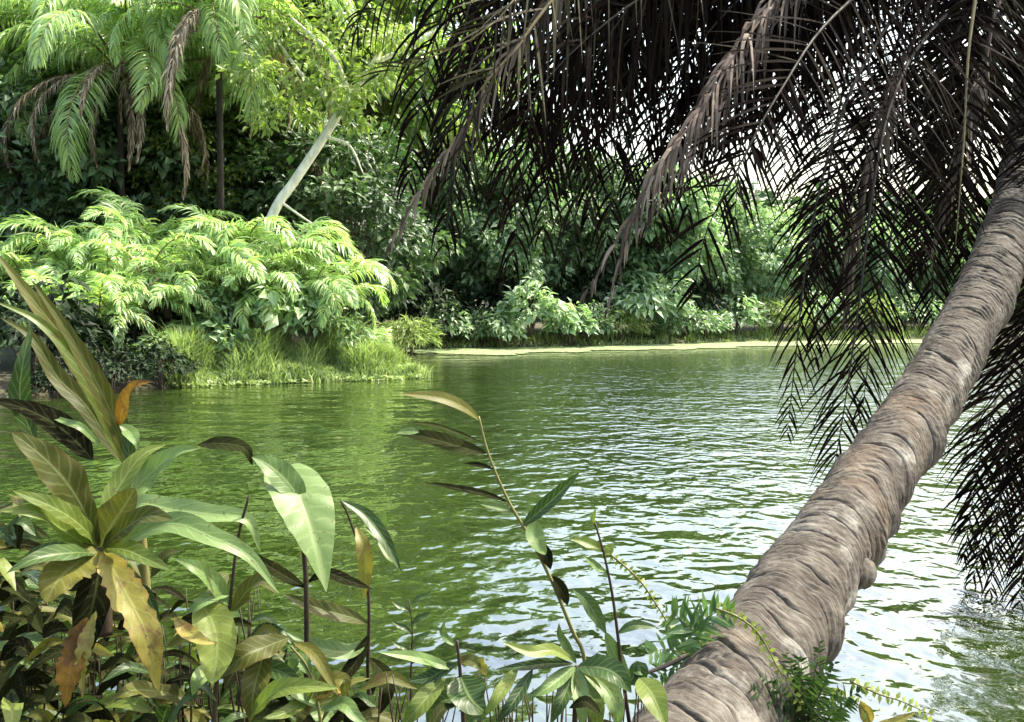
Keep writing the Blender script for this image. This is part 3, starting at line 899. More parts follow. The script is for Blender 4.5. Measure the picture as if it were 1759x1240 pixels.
GS = 'broad-leaved shrubs under the palm bushes'
for a_ in [(SB, 345, 560, 35.8, 'large-leaved shrub right of the dark hollow at the water', 0, .8),
           (SB2, 400, 520, 36.2, 'broad-leaved shrub below the middle palm bush', 1, .85),
           (SB, 470, 500, 36.4, 'pale large-leaved shrub below the leaning trunk', 2, .9),
           (SB2, 535, 540, 36.3, 'leafy shrub behind the top of the grassy spit', 3, .8),
           (SB, 405, 590, 34.9, 'low large-leaved shrub where the grass of the spit begins', 4, .6),
           (SB, 285, 600, 34.0, 'small pale shrub hanging over the dark water edge', 5, .5),
           (SB2, 600, 575, 36.6, 'light shrub behind the pointed end of the spit', 1.7, .55)]:
    shrub(a_[0], a_[1], a_[2], a_[3], a_[4], GS, a_[5], a_[6])
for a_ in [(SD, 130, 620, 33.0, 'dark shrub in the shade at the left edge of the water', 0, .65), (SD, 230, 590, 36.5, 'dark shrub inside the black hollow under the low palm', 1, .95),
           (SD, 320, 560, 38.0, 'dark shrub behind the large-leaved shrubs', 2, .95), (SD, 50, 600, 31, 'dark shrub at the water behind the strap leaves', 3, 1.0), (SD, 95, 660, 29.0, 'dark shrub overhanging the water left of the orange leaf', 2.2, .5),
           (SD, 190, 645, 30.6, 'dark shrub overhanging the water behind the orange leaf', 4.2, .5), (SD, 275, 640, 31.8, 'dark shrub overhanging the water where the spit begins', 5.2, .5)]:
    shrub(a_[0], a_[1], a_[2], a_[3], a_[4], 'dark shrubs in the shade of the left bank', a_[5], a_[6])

GS2 = 'bushes along the far shore'
for a_ in [(SF, 912, 520, 60.5, 'round pale bush, brightest on the far shore', 0, 1.15),
           (SF2, 760, 545, 58.5, 'soft green bush at the left end of the far shore', 1, 1.0),
           (SF2, 830, 555, 60.0, 'dull green bush between the far left bush and the bright round one', 2, .8),
           (SF2, 1010, 545, 63.0, 'green bush below the tip of the dry frond', 3, .95),
           (SF, 1110, 510, 65.5, 'tall white-leaved plant on the far shore under the fishbone frond', 4, 1.35),
           (SG, 1065, 570, 64.5, 'yellowish grassy bush at the water on the far shore', 5, 1.0),
           (SF2, 1180, 550, 68.0, 'green bush right of the tall white-leaved plant', .6, 1.0),
           (SF, 1260, 535, 71.0, 'pale bush under the right side of the fishbone frond', 1.6, 1.05),
           (SG, 1340, 555, 72.5, 'bright grassy bush left of the long hanging frond', 2.6, 1.3),
           (SF, 1400, 535, 74.5, 'pale leafy bush behind the long hanging frond', 3.6, 1.15),
           (SG, 1480, 550, 75.5, 'yellow-green bush right behind the long hanging frond', 4.6, 1.4),
           (SF2, 1560, 550, 77.5, 'far bush just left of the palm trunk', 5.6, 1.3),
           (SF2, 1650, 555, 79.0, 'far bush hidden mostly behind the palm trunk', .3, 1.3),
           (SF, 980, 550, 61.5, 'pale low bush between the bright round bush and the dry frond tip', 2.2, .85),
           (SF2, 1140, 565, 66.5, 'small leafy bush in front of the tall white-leaved plant', 3.2, .75),
           (SF, 1215, 565, 69.0, 'small pale bush at the water under the fishbone frond', 4.2, .7),
           (SF, 860, 560, 59.5, 'low pale bush left of the bright round bush', 5.2, .75),
           (SG, 700, 560, 54.5, 'reedy bush in the inlet behind the spit', 1.1, 1.0)]:
    shrub(a_[0], a_[1], a_[2], a_[3], a_[4], GS2, a_[5], a_[6], 'bush', 'bush')
for a_ in [(SD, 720, 520, 60, 'dark bush at the back of the inlet behind the spit', 1, 1.5), (SD, 860, 520, 64, 'dark bush behind the bright round bush', 2, 1.5), (SD, 990, 520, 67, 'dark bush behind the dry frond tip', 3, 1.5),
           (SD, 1190, 510, 72, 'dark bush in the gap right of the white-leaved plant', 4, 1.4)]:
    shrub(a_[0], a_[1], a_[2], a_[3], a_[4], 'dark bushes behind the far shore', a_[5], a_[6], 'bush', 'bush')


# ------------------------------------------------------------------ grass
def grass(n, poly_fn, hmin, hmax, wid, seed, lean=.6, hgt=None, base_=.5):
    rg = np.random.default_rng(seed)
    m = MB()
    P = poly_fn(rg, n)
    n = len(P)
    cl = np.array([base_ + .9 * noise.noise(Vector((p[0] * .9, p[1] * .9, seed))) for p in P])
    h = hmin + (hmax - hmin) * np.clip(cl, .05, 1) * (.35 + .65 * rg.random(n))
    if hgt is not None: h *= hgt(P)
    a = rg.random(n) * 2 * PI
    ln = lean * h * (.3 + rg.random(n))
    dx = np.cos(a) * ln; dy = np.sin(a) * ln
    sa = a + PI / 2 + rg.normal(size=n) * .4
    wx = np.cos(sa) * wid * .5; wy = np.sin(sa) * wid * .5
    base = P
    V = np.empty((n, 5, 3))
    V[:, 0] = base + np.stack([wx, wy, 0 * h], 1); V[:, 1] = base - np.stack([wx, wy, 0 * h], 1)
    mid = base + np.stack([dx * .35, dy * .35, h * .62], 1)
    V[:, 2] = mid + np.stack([wx * .75, wy * .75, 0 * h], 1); V[:, 3] = mid - np.stack([wx * .75, wy * .75, 0 * h], 1)
    V[:, 4] = base + np.stack([dx, dy, h * (1 - .25 * rg.random(n))], 1)
    m.v.append(V.reshape(-1, 3)); m.uv.append(np.zeros((n * 5, 2))); m.r.append(np.repeat(rg.random(n), 5))
    b = np.arange(n) * 5
    q = np.stack([b, b + 1, b + 3, b + 2], 1).tolist(); t_ = np.stack([b + 2, b + 3, b + 4], 1).tolist()
    m.f = q + t_; m.m = [0] * len(m.f); m.n = n * 5
    return m


def along(path, w0, w1, zadd=-.02):
    path = np.asarray(path, float)

    def fn(rg, n):
        c = spline(np.c_[path, np.zeros(len(path))], 400)
        t = tangents(c)
        i = rg.integers(0, 400, n)
        nl = np.stack([-t[i, 1], t[i, 0]], 1)
        o = w0 + (w1 - w0) * rg.random(n)
        xy = c[i, :2] + nl * o[:, None] + rg.normal(size=(n, 2)) * .12
        z = ground_h(xy[:, 0], xy[:, 1])
        return np.c_[xy, np.maximum(z, -.05) + zadd]
    return fn


spit = [(-13.5, 29.2), (-10.5, 32.1), (-7.5, 33.9), (-5.0, 35.1), (-3.3, 36.3), (-3.6, 38)]
g1 = grass(22000, along(spit[1:], -.2, 2.6), .25, 2.1, .04, 1, hgt=lambda P: .35 + .65 * np.clip(sdist(P[:, 0], P[:, 1]) / 1.2, 0, 1))
tag(g1.build('grass', M['grass'], smooth=False), 'bright tall grass covering the pointed spit at the water', 'grass', None, 'stuff')
farp = [(-7, 51), (-5.4, 57), (6, 62.8), (17, 70.3), (34, 75.8)]
g2 = grass(9000, along(farp, -.7, 2.8), .1, 1.9, .06, 2, base_=.25, hgt=lambda P: .3 + .7 * np.clip(sdist(P[:, 0], P[:, 1]) / 1.5, 0, 1))
tag(g2.build('grass', M['grass'], smooth=False), 'light grass and reeds along the far shore', 'grass', None, 'stuff')

def weeds():
    rg = np.random.default_rng(44)
    m = MB()
    c = spline(np.c_[np.array(spit[1:]), np.zeros(len(spit) - 1)], 300); t = tangents(c)
    n = 1500
    i = rg.integers(0, 300, n)
    w = np.array([.15 + .75 * max(0, noise.noise(Vector((k * .06, 2.2, 0))) + .35) for k in range(300)])
    o = -(rg.random(n) ** 1.5) * w[i] * 1.3 + .15
    pos = np.c_[c[i, 0] - t[i, 1] * o, c[i, 1] + t[i, 0] * o, .02 + .10 * rg.random(n)]
    leaves(m, pos, rand_dirs(rg, n) * np.array([1, 1, .25]) + np.array([0, 0, .1]), rg.normal(size=(n, 3)) * .25 + np.array([0, 0, 1]), .08 + .12 * rg.random(n), .07 + .06 * rg.random(n), rg.random(n))
    return m


tag(weeds().build('floating_weeds', M['grass'], smooth=False), 'pale floating weeds fringing the waterline of the grassy spit', 'weeds', None, 'stuff')

# ------------------------------------------------------------------ the leaning palm
TP_ = [(1000, 1700, 2.95), (1085, 1500, 3.3), (1160, 1345, 3.7), (1232, 1240, 4.1), (1311, 1115, 4.6), (1406, 965, 5.4), (1512, 805, 6.3), (1618, 640, 7.4), (1700, 480, 8.5), (1748, 350, 9.3), (1778, 200, 9.9), (1790, 60, 10.3)]
tpts = [at(*p) for p in TP_]
base = tpts[0].copy()
palm = empty('leaning_palm', base, 'large palm with ringed brown trunk leaning from the near bank out over the water', 'palm tree')


def palm_trunk():
    nrg, sg = 1150, 150
    c = spline(tpts, nrg); t = tangents(c)
    L = np.concatenate([[0], np.cumsum(np.linalg.norm(np.diff(c, axis=0), axis=1))])
    V = np.empty((nrg, sg, 3)); RN = np.empty((nrg, sg)); UVs = np.empty((nrg, sg, 2))
    a = np.arange(sg) * 2 * PI / sg
    ca, sa = np.cos(a), np.sin(a)
    for i in range(nrg):
        s = nrm(np.cross(t[i], np.array([0, 0, 1.0]))); b = np.cross(s, t[i])     # s: to the right, b: up side
        r = .246 - .022 * min(1, max(0, L[i] - .9) / 2.8) - .004 * L[i] / L[-1] + .02 * math.exp(-L[i] / .6)
        for j in range(sg):
            cx_, sx_ = ca[j], sa[j]
            wob = noise.noise(Vector((cx_ * .9, sx_ * .9, L[i] * 2.0))) * .085 + noise.noise(Vector((cx_ * 2.2 + 4, sx_ * 2.2, L[i] * 5))) * .016
            x = L[i] + wob - .05 * sx_ - .025 * math.sin(a[j] * 2 + L[i] * 3)
            # stacked rings of old leaf scars, each flaring a little towards its upper rim
            R1 = (x + .055 * cx_) / .185; fr = R1 - math.floor(R1); rid = math.floor(R1)
            lump = noise.noise(Vector((cx_ * 1.3, sx_ * 1.3, rid * 5.3)))
            col = (.7 + .9 * lump) * .026 * fr ** 1.5
            crk = max(0, min(1, .8 + 1.2 * noise.noise(Vector((cx_ * 1.5, sx_ * 1.5, L[i] * 2.6 + 20)))))
            e1 = min(fr, 1 - fr)
            gro = -.050 * crk * math.exp(-(e1 / .07) ** 2)
            # finer folds within a ring
            R2 = (x + .012 * noise.noise(Vector((cx_ * 2.5, sx_ * 2.5, L[i] * 4)))) / .047; f2 = R2 % 1.0
            ck2 = max(0, min(1, .05 + 2.0 * noise.noise(Vector((cx_ * 2.4, sx_ * 2.4, L[i] * 5 + 40)))))
            e2 = min(f2, 1 - f2)
            gro += -.013 * ck2 * math.exp(-(e2 / .16) ** 2)
            fine = noise.noise(Vector((cx_ * 4, sx_ * 4, x * 60))) * .004 + noise.noise(Vector((cx_ * 10, sx_ * 10, L[i] * 40))) * .004
            # old leaf bosses on the lower right flank
            w = max(0, math.cos(a[j] + .45))
            bz = noise.noise(Vector((2.3, 1.7, math.floor(x / .31) * 3.71 + 11))); fb = (x / .31) % 1.0
            boss = (w ** 2.5) * max(0, bz + .1) * .085 * math.sin(PI * min(1, fb)) ** 1.1
            big = noise.noise(Vector((cx_ * .9, sx_ * .9, L[i] * 1.9 + 5))) * .014
            rr_ = r - .010 + col + gro + fine + boss + big
            V[i, j] = c[i] + rr_ * (ca[j] * s + sa[j] * b)
            RN[i, j] = max(0, math.cos(a[j] + .2)) ** 1.5 * max(0, min(1, .25 + 1.6 * noise.noise(Vector((cx_ * 1.2, sx_ * 1.2, L[i] * 1.6 + 70)))))
            UVs[i, j] = (j / sg if j < sg / 2 else 1 - j / sg, x)
    mb = MB()
    ii, jj = np.meshgrid(np.arange(nrg - 1), np.arange(sg), indexing='ij')
    j2 = (jj + 1) % sg
    fa = np.stack([(ii * sg + jj), (ii * sg + j2), ((ii + 1) * sg + j2), ((ii + 1) * sg + jj)], -1).reshape(-1, 4)
    mb.add_arr(V.reshape(-1, 3), fa, UVs.reshape(-1, 2), RN.ravel())
    return mb


palm_trunk().build('trunk', M['palm_trunk'], palm, origin=base)

# stubs of old leaf bases on the lower right flank
rgs = np.random.default_rng(5)
for (px, py, d, sz) in [(1530, 905, 5.85, .95), (1486, 992, 5.35, 1.1), (1608, 775, 6.65, 1.0)]:
    A = at(px, py, d)
    ax = nrm(at(px + 100, py - 124, d + .95) - A)
    outv = nrm(np.array([.8, -.2, -.55]))
    mbs = MB()
    tube(mbs, [A - outv * .12 - ax * .12, A - outv * .06 - ax * .03, A - outv * .02 + ax * .04, A + outv * .0 + ax * .085], [.07 * sz, .085 * sz, .075 * sz, .045 * sz], 16, n=22)
    for arr in mbs.v:
        arr += np.array([[noise.noise(Vector(p * 22)) * .014, noise.noise(Vector(p * 22 + 9)) * .014, noise.noise(Vector(p * 22 + 20)) * .014] for p in arr])
    mbs.build('leaf_base', M['palm_trunk'], palm, origin=base)

CR = (1790, 20, 10.3)


def hero_frond(pts, L, width=.033, npairs=66, mat='dark_frond', rmat='rachis_dark', droop=.8, ang=(65, 32), tilt=(0, 0, 0), seed=0, start=.12, jitter=.10, r0=.028, gap=0.12, name='frond', label=None, lift=.1):
    P3 = [at(*p) for p in pts]
    mid = P3[len(P3) // 2]
    n_ = nrm(nrm(CAM - mid) + np.array(tilt, float))
    ml = MB(); mr = MB()
    frond_geo(ml, mr, P3, L=L, width=width, npairs=npairs, normal=n_, droop=droop, ang=ang, seed=seed, start=start, jitter=jitter, r0=r0, nseg=5, gap=gap, lift=lift)
    o = ml.build(name, M[mat], palm, smooth=False, origin=base)
    r_ = mr.build('rachis', M[rmat], o, origin=base)
    if label: o['label'] = label
    return o


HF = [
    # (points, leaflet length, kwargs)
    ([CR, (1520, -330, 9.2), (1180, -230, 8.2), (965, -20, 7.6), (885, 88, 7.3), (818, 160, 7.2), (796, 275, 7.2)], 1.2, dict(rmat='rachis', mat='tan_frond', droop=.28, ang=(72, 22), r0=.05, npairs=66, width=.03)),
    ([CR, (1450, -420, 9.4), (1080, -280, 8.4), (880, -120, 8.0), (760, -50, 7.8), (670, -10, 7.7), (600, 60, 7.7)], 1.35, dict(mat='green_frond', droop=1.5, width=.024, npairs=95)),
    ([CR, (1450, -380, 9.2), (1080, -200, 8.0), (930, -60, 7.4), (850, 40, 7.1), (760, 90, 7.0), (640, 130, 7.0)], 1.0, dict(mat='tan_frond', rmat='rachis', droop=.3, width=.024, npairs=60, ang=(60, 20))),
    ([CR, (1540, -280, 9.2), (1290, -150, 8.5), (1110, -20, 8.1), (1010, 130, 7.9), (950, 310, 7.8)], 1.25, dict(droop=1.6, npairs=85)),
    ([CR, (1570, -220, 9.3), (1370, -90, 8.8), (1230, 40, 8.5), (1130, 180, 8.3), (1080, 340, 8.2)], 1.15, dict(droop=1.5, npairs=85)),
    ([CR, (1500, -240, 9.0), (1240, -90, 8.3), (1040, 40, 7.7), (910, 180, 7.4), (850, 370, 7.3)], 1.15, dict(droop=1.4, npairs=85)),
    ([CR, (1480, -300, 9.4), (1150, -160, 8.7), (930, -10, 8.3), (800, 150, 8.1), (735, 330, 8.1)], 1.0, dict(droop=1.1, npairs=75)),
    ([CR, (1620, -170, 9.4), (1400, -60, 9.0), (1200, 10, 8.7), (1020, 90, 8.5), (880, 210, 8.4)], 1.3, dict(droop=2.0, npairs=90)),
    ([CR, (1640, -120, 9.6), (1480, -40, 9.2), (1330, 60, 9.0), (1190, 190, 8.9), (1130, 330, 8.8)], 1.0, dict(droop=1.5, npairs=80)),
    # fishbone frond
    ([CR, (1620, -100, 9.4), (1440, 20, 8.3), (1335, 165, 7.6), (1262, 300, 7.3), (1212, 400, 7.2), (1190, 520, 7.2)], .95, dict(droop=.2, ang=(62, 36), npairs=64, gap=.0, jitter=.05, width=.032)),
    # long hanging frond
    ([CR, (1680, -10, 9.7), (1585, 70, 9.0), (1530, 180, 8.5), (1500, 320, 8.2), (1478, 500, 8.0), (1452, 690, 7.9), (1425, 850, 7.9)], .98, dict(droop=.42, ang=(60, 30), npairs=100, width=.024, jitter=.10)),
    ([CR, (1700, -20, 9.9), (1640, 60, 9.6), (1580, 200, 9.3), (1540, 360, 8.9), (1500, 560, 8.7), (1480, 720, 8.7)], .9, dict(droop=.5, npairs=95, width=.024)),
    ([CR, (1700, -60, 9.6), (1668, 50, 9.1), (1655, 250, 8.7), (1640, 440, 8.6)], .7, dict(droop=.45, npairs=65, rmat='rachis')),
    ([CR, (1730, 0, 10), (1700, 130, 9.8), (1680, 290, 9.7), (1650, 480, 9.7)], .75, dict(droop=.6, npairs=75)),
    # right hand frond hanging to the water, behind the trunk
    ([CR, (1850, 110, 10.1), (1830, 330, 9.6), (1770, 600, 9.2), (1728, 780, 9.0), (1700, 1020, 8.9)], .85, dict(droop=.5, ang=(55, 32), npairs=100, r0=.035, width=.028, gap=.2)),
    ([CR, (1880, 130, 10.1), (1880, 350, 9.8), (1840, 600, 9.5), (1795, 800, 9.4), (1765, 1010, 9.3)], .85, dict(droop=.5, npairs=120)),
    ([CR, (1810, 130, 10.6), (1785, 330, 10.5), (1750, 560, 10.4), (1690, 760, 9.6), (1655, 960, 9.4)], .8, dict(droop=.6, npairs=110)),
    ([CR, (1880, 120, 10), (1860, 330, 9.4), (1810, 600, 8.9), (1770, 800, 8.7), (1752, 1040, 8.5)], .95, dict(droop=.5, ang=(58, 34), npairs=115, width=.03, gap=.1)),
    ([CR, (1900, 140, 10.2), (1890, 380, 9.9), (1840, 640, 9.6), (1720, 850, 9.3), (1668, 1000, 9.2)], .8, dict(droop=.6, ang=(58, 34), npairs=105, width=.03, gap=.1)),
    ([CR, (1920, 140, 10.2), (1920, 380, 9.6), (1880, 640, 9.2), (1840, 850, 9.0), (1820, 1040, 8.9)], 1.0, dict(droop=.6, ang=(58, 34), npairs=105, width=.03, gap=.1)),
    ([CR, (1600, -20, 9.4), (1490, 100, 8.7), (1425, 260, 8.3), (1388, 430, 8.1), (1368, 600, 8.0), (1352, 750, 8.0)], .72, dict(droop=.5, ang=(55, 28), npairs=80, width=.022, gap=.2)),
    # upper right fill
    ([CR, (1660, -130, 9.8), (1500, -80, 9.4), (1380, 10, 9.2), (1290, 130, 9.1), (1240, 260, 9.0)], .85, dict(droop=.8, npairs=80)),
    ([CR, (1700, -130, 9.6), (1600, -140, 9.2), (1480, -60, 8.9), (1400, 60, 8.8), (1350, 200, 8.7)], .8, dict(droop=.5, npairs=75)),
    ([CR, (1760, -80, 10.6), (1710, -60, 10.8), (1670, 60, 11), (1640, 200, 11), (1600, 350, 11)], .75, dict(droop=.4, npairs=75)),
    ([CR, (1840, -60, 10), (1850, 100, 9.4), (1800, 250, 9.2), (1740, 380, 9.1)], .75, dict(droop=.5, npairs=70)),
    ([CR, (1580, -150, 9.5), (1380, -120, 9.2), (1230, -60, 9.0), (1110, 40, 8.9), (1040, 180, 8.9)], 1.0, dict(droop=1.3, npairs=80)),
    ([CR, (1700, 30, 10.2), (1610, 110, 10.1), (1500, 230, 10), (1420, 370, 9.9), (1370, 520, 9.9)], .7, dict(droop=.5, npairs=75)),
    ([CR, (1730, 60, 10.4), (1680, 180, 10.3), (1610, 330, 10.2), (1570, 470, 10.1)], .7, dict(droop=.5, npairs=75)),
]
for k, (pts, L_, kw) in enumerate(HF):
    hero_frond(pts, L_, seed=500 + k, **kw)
# the rest of the crown's fronds, arching over to the left
rgf = np.random.default_rng(71)
ENDS = [(1300, 240), (1345, 320), (1240, 300), (1260, 400), (1150, 300), (960, 200), (860, 120), (1180, 380), (780, 160), (1010, 60), (1250, 60), (760, 430), (880, 460), (1040, 440), (1120, 430), (980, 450), (700, 330), (1000, 300), (900, 330), (820, 250), (1070, 240), (1220, 220), (1120, 130), (1300, 260), (1010, 380), (780, 380), (930, 420),
        (1390, 230), (1500, 420), (1350, 120), (1620, 380), (1600, 560), (1400, 620), (1690, 200)]
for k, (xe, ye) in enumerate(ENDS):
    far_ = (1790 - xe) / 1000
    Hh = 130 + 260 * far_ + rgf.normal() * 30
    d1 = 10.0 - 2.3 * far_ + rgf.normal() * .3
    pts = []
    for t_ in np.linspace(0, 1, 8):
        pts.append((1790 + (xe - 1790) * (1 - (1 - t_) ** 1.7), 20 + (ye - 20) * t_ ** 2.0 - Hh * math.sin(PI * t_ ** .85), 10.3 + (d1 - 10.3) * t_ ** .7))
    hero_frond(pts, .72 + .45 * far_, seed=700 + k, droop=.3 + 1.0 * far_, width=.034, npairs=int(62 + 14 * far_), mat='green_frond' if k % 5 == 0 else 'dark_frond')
# dry fronds
HD = [
    ([CR, (1550, -160, 9.2), (1330, 10, 8.1), (1210, 180, 7.3), (1135, 285, 7.0), (1065, 405, 6.9), (1000, 512, 6.9)], .5),
    ([CR, (1545, -170, 9.2), (1325, 0, 8.1), (1195, 190, 7.4), (1120, 300, 7.1), (1075, 420, 7.0), (1040, 540, 7.0)], .42),
    ([CR, (1560, -140, 9.3), (1350, 20, 8.6), (1235, 190, 8.3), (1160, 300, 8.1), (1095, 400, 8.0)], .5),
    ([CR, (1470, -320, 9.3), (1120, -200, 8.3), (900, 60, 7.5), (790, 230, 7.3), (720, 330, 7.3), (665, 430, 7.3)], .6),
    ([CR, (1640, -40, 9.6), (1560, 90, 9.0), (1525, 180, 8.6), (1490, 300, 8.4), (1465, 420, 8.3), (1450, 560, 8.3)], .5),
    ([CR, (1720, 0, 9.6), (1690, 120, 9.2), (1655, 240, 9.0), (1620, 360, 9.0), (1600, 440, 9.0)], .4),
]
for k, (pts, L_) in enumerate(HD):
    hero_frond(pts, L_, mat='dry_frond', rmat='dry_frond', droop=1.6, ang=(20, 5), npairs=52, seed=600 + k, start=.42, jitter=.16, width=.03, name='dead_frond', label='dry brown frond with collapsed leaflets', gap=.25)

# ------------------------------------------------------------------ foreground plants
def plant(name, px, py, d, label, cat='plant', group=None, ground=None):
    b = at(px, py, d)
    b[2] = gh(b[0], b[1]) if ground is None else ground
    e = empty(name, b, label, cat, group)
    return e, np.array(b)


LN = [0]


def leaf(e, org, pts, wpx, mat, prof='lance', fold=.22, wave=.06, wfreq=4, twist=0.0, tilt=(0, 0, 0), rnd=None, notch=0.0, label=None, n=30, nc=8, name='leaf'):
    """pts (px,py,depth); wpx full width in picture pixels at the middle of the leaf"""
    LN[0] += 1
    P3 = [at(*p) for p in pts]
    dm = np.mean([p[2] for p in pts])
    c = P3[len(P3) // 2]
    nm = nrm(nrm(CAM - c) * .8 + np.array([0, 0, .55]) + np.array(tilt, float))
    mb = MB()
    blade(mb, P3, wpx * dm / F * .5 * 1.12, prof, nm, fold, wave, wfreq, twist, n, nc, random.random() if rnd is None else rnd, 0, notch, LN[0])
    o = mb.build(name, M[mat], e, origin=org)
    if label: o['label'] = label
    return o


def stem(e, org, pts, r0, r1, mat='stem_dark', name='stem', seg=7):
    mb = MB()
    tube(mb, [at(*p) for p in pts], [r0, (r0 + r1) / 2, r1], seg, n=max(12, 6 * len(pts)))
    return mb.build(name, M[mat], e, origin=org)


# --- strap leaved plant at the left edge
e, o_ = plant('strap_plant', 200, 1020, 3.9, 'tall plant with long narrow strap leaves reaching up at the left edge')
leaf(e, o_, [(228, 830, 3.8), (205, 745, 3.8), (165, 655, 3.75), (110, 560, 3.7), (52, 478, 3.65)], 34, 'f_olive', 'strap', .25, .05, 9, notch=.12)
leaf(e, o_, [(215, 800, 3.85), (170, 690, 3.8), (125, 615, 3.75), (65, 552, 3.7), (-15, 515, 3.65)], 30, 'f_bright', 'strap', .3, .05, 7)
leaf(e, o_, [(190, 730, 3.9), (120, 600, 3.85), (60, 520, 3.8), (-10, 430, 3.8)], 36, 'f_olive', 'strap', .2, .06, 5, notch=.08)
leaf(e, o_, [(205, 790, 3.9), (150, 700, 3.9), (100, 650, 3.9), (55, 580, 3.9), (0, 545, 3.9)], 34, 'f_olive', 'strap', .25, .05, 6)
leaf(e, o_, [(60, 760, 3.7), (35, 690, 3.7), (40, 620, 3.7), (55, 560, 3.75)], 32, 'f_green', 'strap', .2, .05, 6)
leaf(e, o_, [(235, 850, 3.8), (222, 780, 3.8), (214, 720, 3.8), (212, 690, 3.8)], 34, 'f_green', 'taper', .3, .02, 4)
leaf(e, o_, [(203, 735, 3.8), (215, 690, 3.75), (232, 662, 3.7), (262, 655, 3.7)], 26, 'f_orange', 'lance', .3, .05, 3, label='small orange withered leaf')
leaf(e, o_, [(205, 730, 3.75), (220, 740, 3.75), (232, 757, 3.7), (238, 770, 3.7)], 24, 'f_grey', 'lance', .3, .05, 3)
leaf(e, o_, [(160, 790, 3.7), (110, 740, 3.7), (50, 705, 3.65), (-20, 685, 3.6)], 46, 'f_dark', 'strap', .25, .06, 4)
leaf(e, o_, [(175, 770, 3.75), (140, 735, 3.7), (105, 722, 3.7), (60, 700, 3.7)], 14, 'f_grey', 'strap', .25, .06, 4)
stem(e, o_, [(250, 1060, 3.9), (240, 920, 3.85), (230, 820, 3.8)], .03, .022, 'stem_olive')

# --- rosette (bird's nest) plant
e, o_ = plant('rosette_plant', 172, 1060, 3.3, 'rosette of broad olive leaves with wavy edges at lower left')
leaf(e, o_, [(165, 940, 3.3), (150, 890, 3.25), (118, 835, 3.2), (78, 790, 3.15), (20, 742, 3.1)], 68, 'f_olive', 'paddle', .2, .12, 4)
leaf(e, o_, [(168, 938, 3.3), (140, 905, 3.2), (95, 874, 3.1), (20, 842, 3.0)], 42, 'f_bright', 'lance', .3, .10, 4)
leaf(e, o_, [(160, 945, 3.25), (100, 905, 3.15), (60, 880, 3.05), (0, 878, 3.0)], 40, 'f_bright', 'lance', .3, .10, 4)
leaf(e, o_, [(172, 940, 3.3), (190, 905, 3.3), (212, 872, 3.3), (232, 838, 3.3)], 60, 'f_olive', 'broad', .25, .10, 3)
leaf(e, o_, [(176, 940, 3.28), (212, 910, 3.2), (252, 888, 3.15), (296, 893, 3.1)], 46, 'f_olive', 'broad', .3, .10, 3)
leaf(e, o_, [(185, 930, 3.35), (192, 865, 3.4), (214, 821, 3.45), (247, 780, 3.5), (285, 764, 3.55)], 36, 'f_bright', 'lance', .35, .12, 3)
leaf(e, o_, [(195, 930, 3.38), (222, 855, 3.45), (260, 812, 3.5), (303, 778, 3.5), (345, 769, 3.5)], 44, 'f_grey', 'lance', .4, .18, 4)
leaf(e, o_, [(200, 925, 3.4), (235, 868, 3.4), (295, 876, 3.35), (362, 884, 3.3), (425, 893, 3.3), (448, 950, 3.3)], 40, 'f_grey', 'lance', .3, .06, 3)
leaf(e, o_, [(200, 935, 3.3), (290, 900, 3.25), (362, 922, 3.2), (428, 955, 3.2), (480, 1020, 3.2)], 42, 'f_grey', 'strap', .25, .06, 3)
leaf(e, o_, [(178, 945, 3.25), (192, 975, 3.15), (219, 1025, 3.1), (252, 1093, 3.05), (273, 1190, 3.05)], 58, 'f_yellow', 'lance', .2, .10, 7, notch=.35, label='torn yellowed leaf hanging straight down')
leaf(e, o_, [(170, 945, 3.25), (135, 965, 3.15), (100, 995, 3.05), (78, 1035, 3.0)], 78, 'f_olive', 'broad', .2, .14, 4, notch=.15)
leaf(e, o_, [(178, 942, 3.25), (215, 945, 3.15), (250, 960, 3.1), (295, 980, 3.05)], 36, 'f_bright', 'lance', .3, .10, 3)
leaf(e, o_, [(165, 950, 3.25), (120, 950, 3.1), (60, 960, 3.0), (10, 985, 2.95)], 34, 'f_green', 'lance', .3, .10, 3)
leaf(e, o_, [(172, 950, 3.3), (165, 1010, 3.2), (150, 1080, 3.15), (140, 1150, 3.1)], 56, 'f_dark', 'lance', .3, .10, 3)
leaf(e, o_, [(150, 1060, 3.1), (130, 1110, 3.05), (118, 1160, 3.0), (112, 1215, 3.0)], 46, 'f_orange', 'lance', .3, .2, 6, notch=.4, label='withered orange and brown leaf at the bottom')
leaf(e, o_, [(165, 1050, 3.12), (148, 1100, 3.05), (140, 1150, 3.02), (142, 1200, 3.0)], 26, 'f_yellow', 'lance', .3, .2, 6, notch=.4)
stem(e, o_, [(176, 1090, 3.3), (174, 1010, 3.3), (172, 940, 3.3)], .035, .03, 'stem_dark')


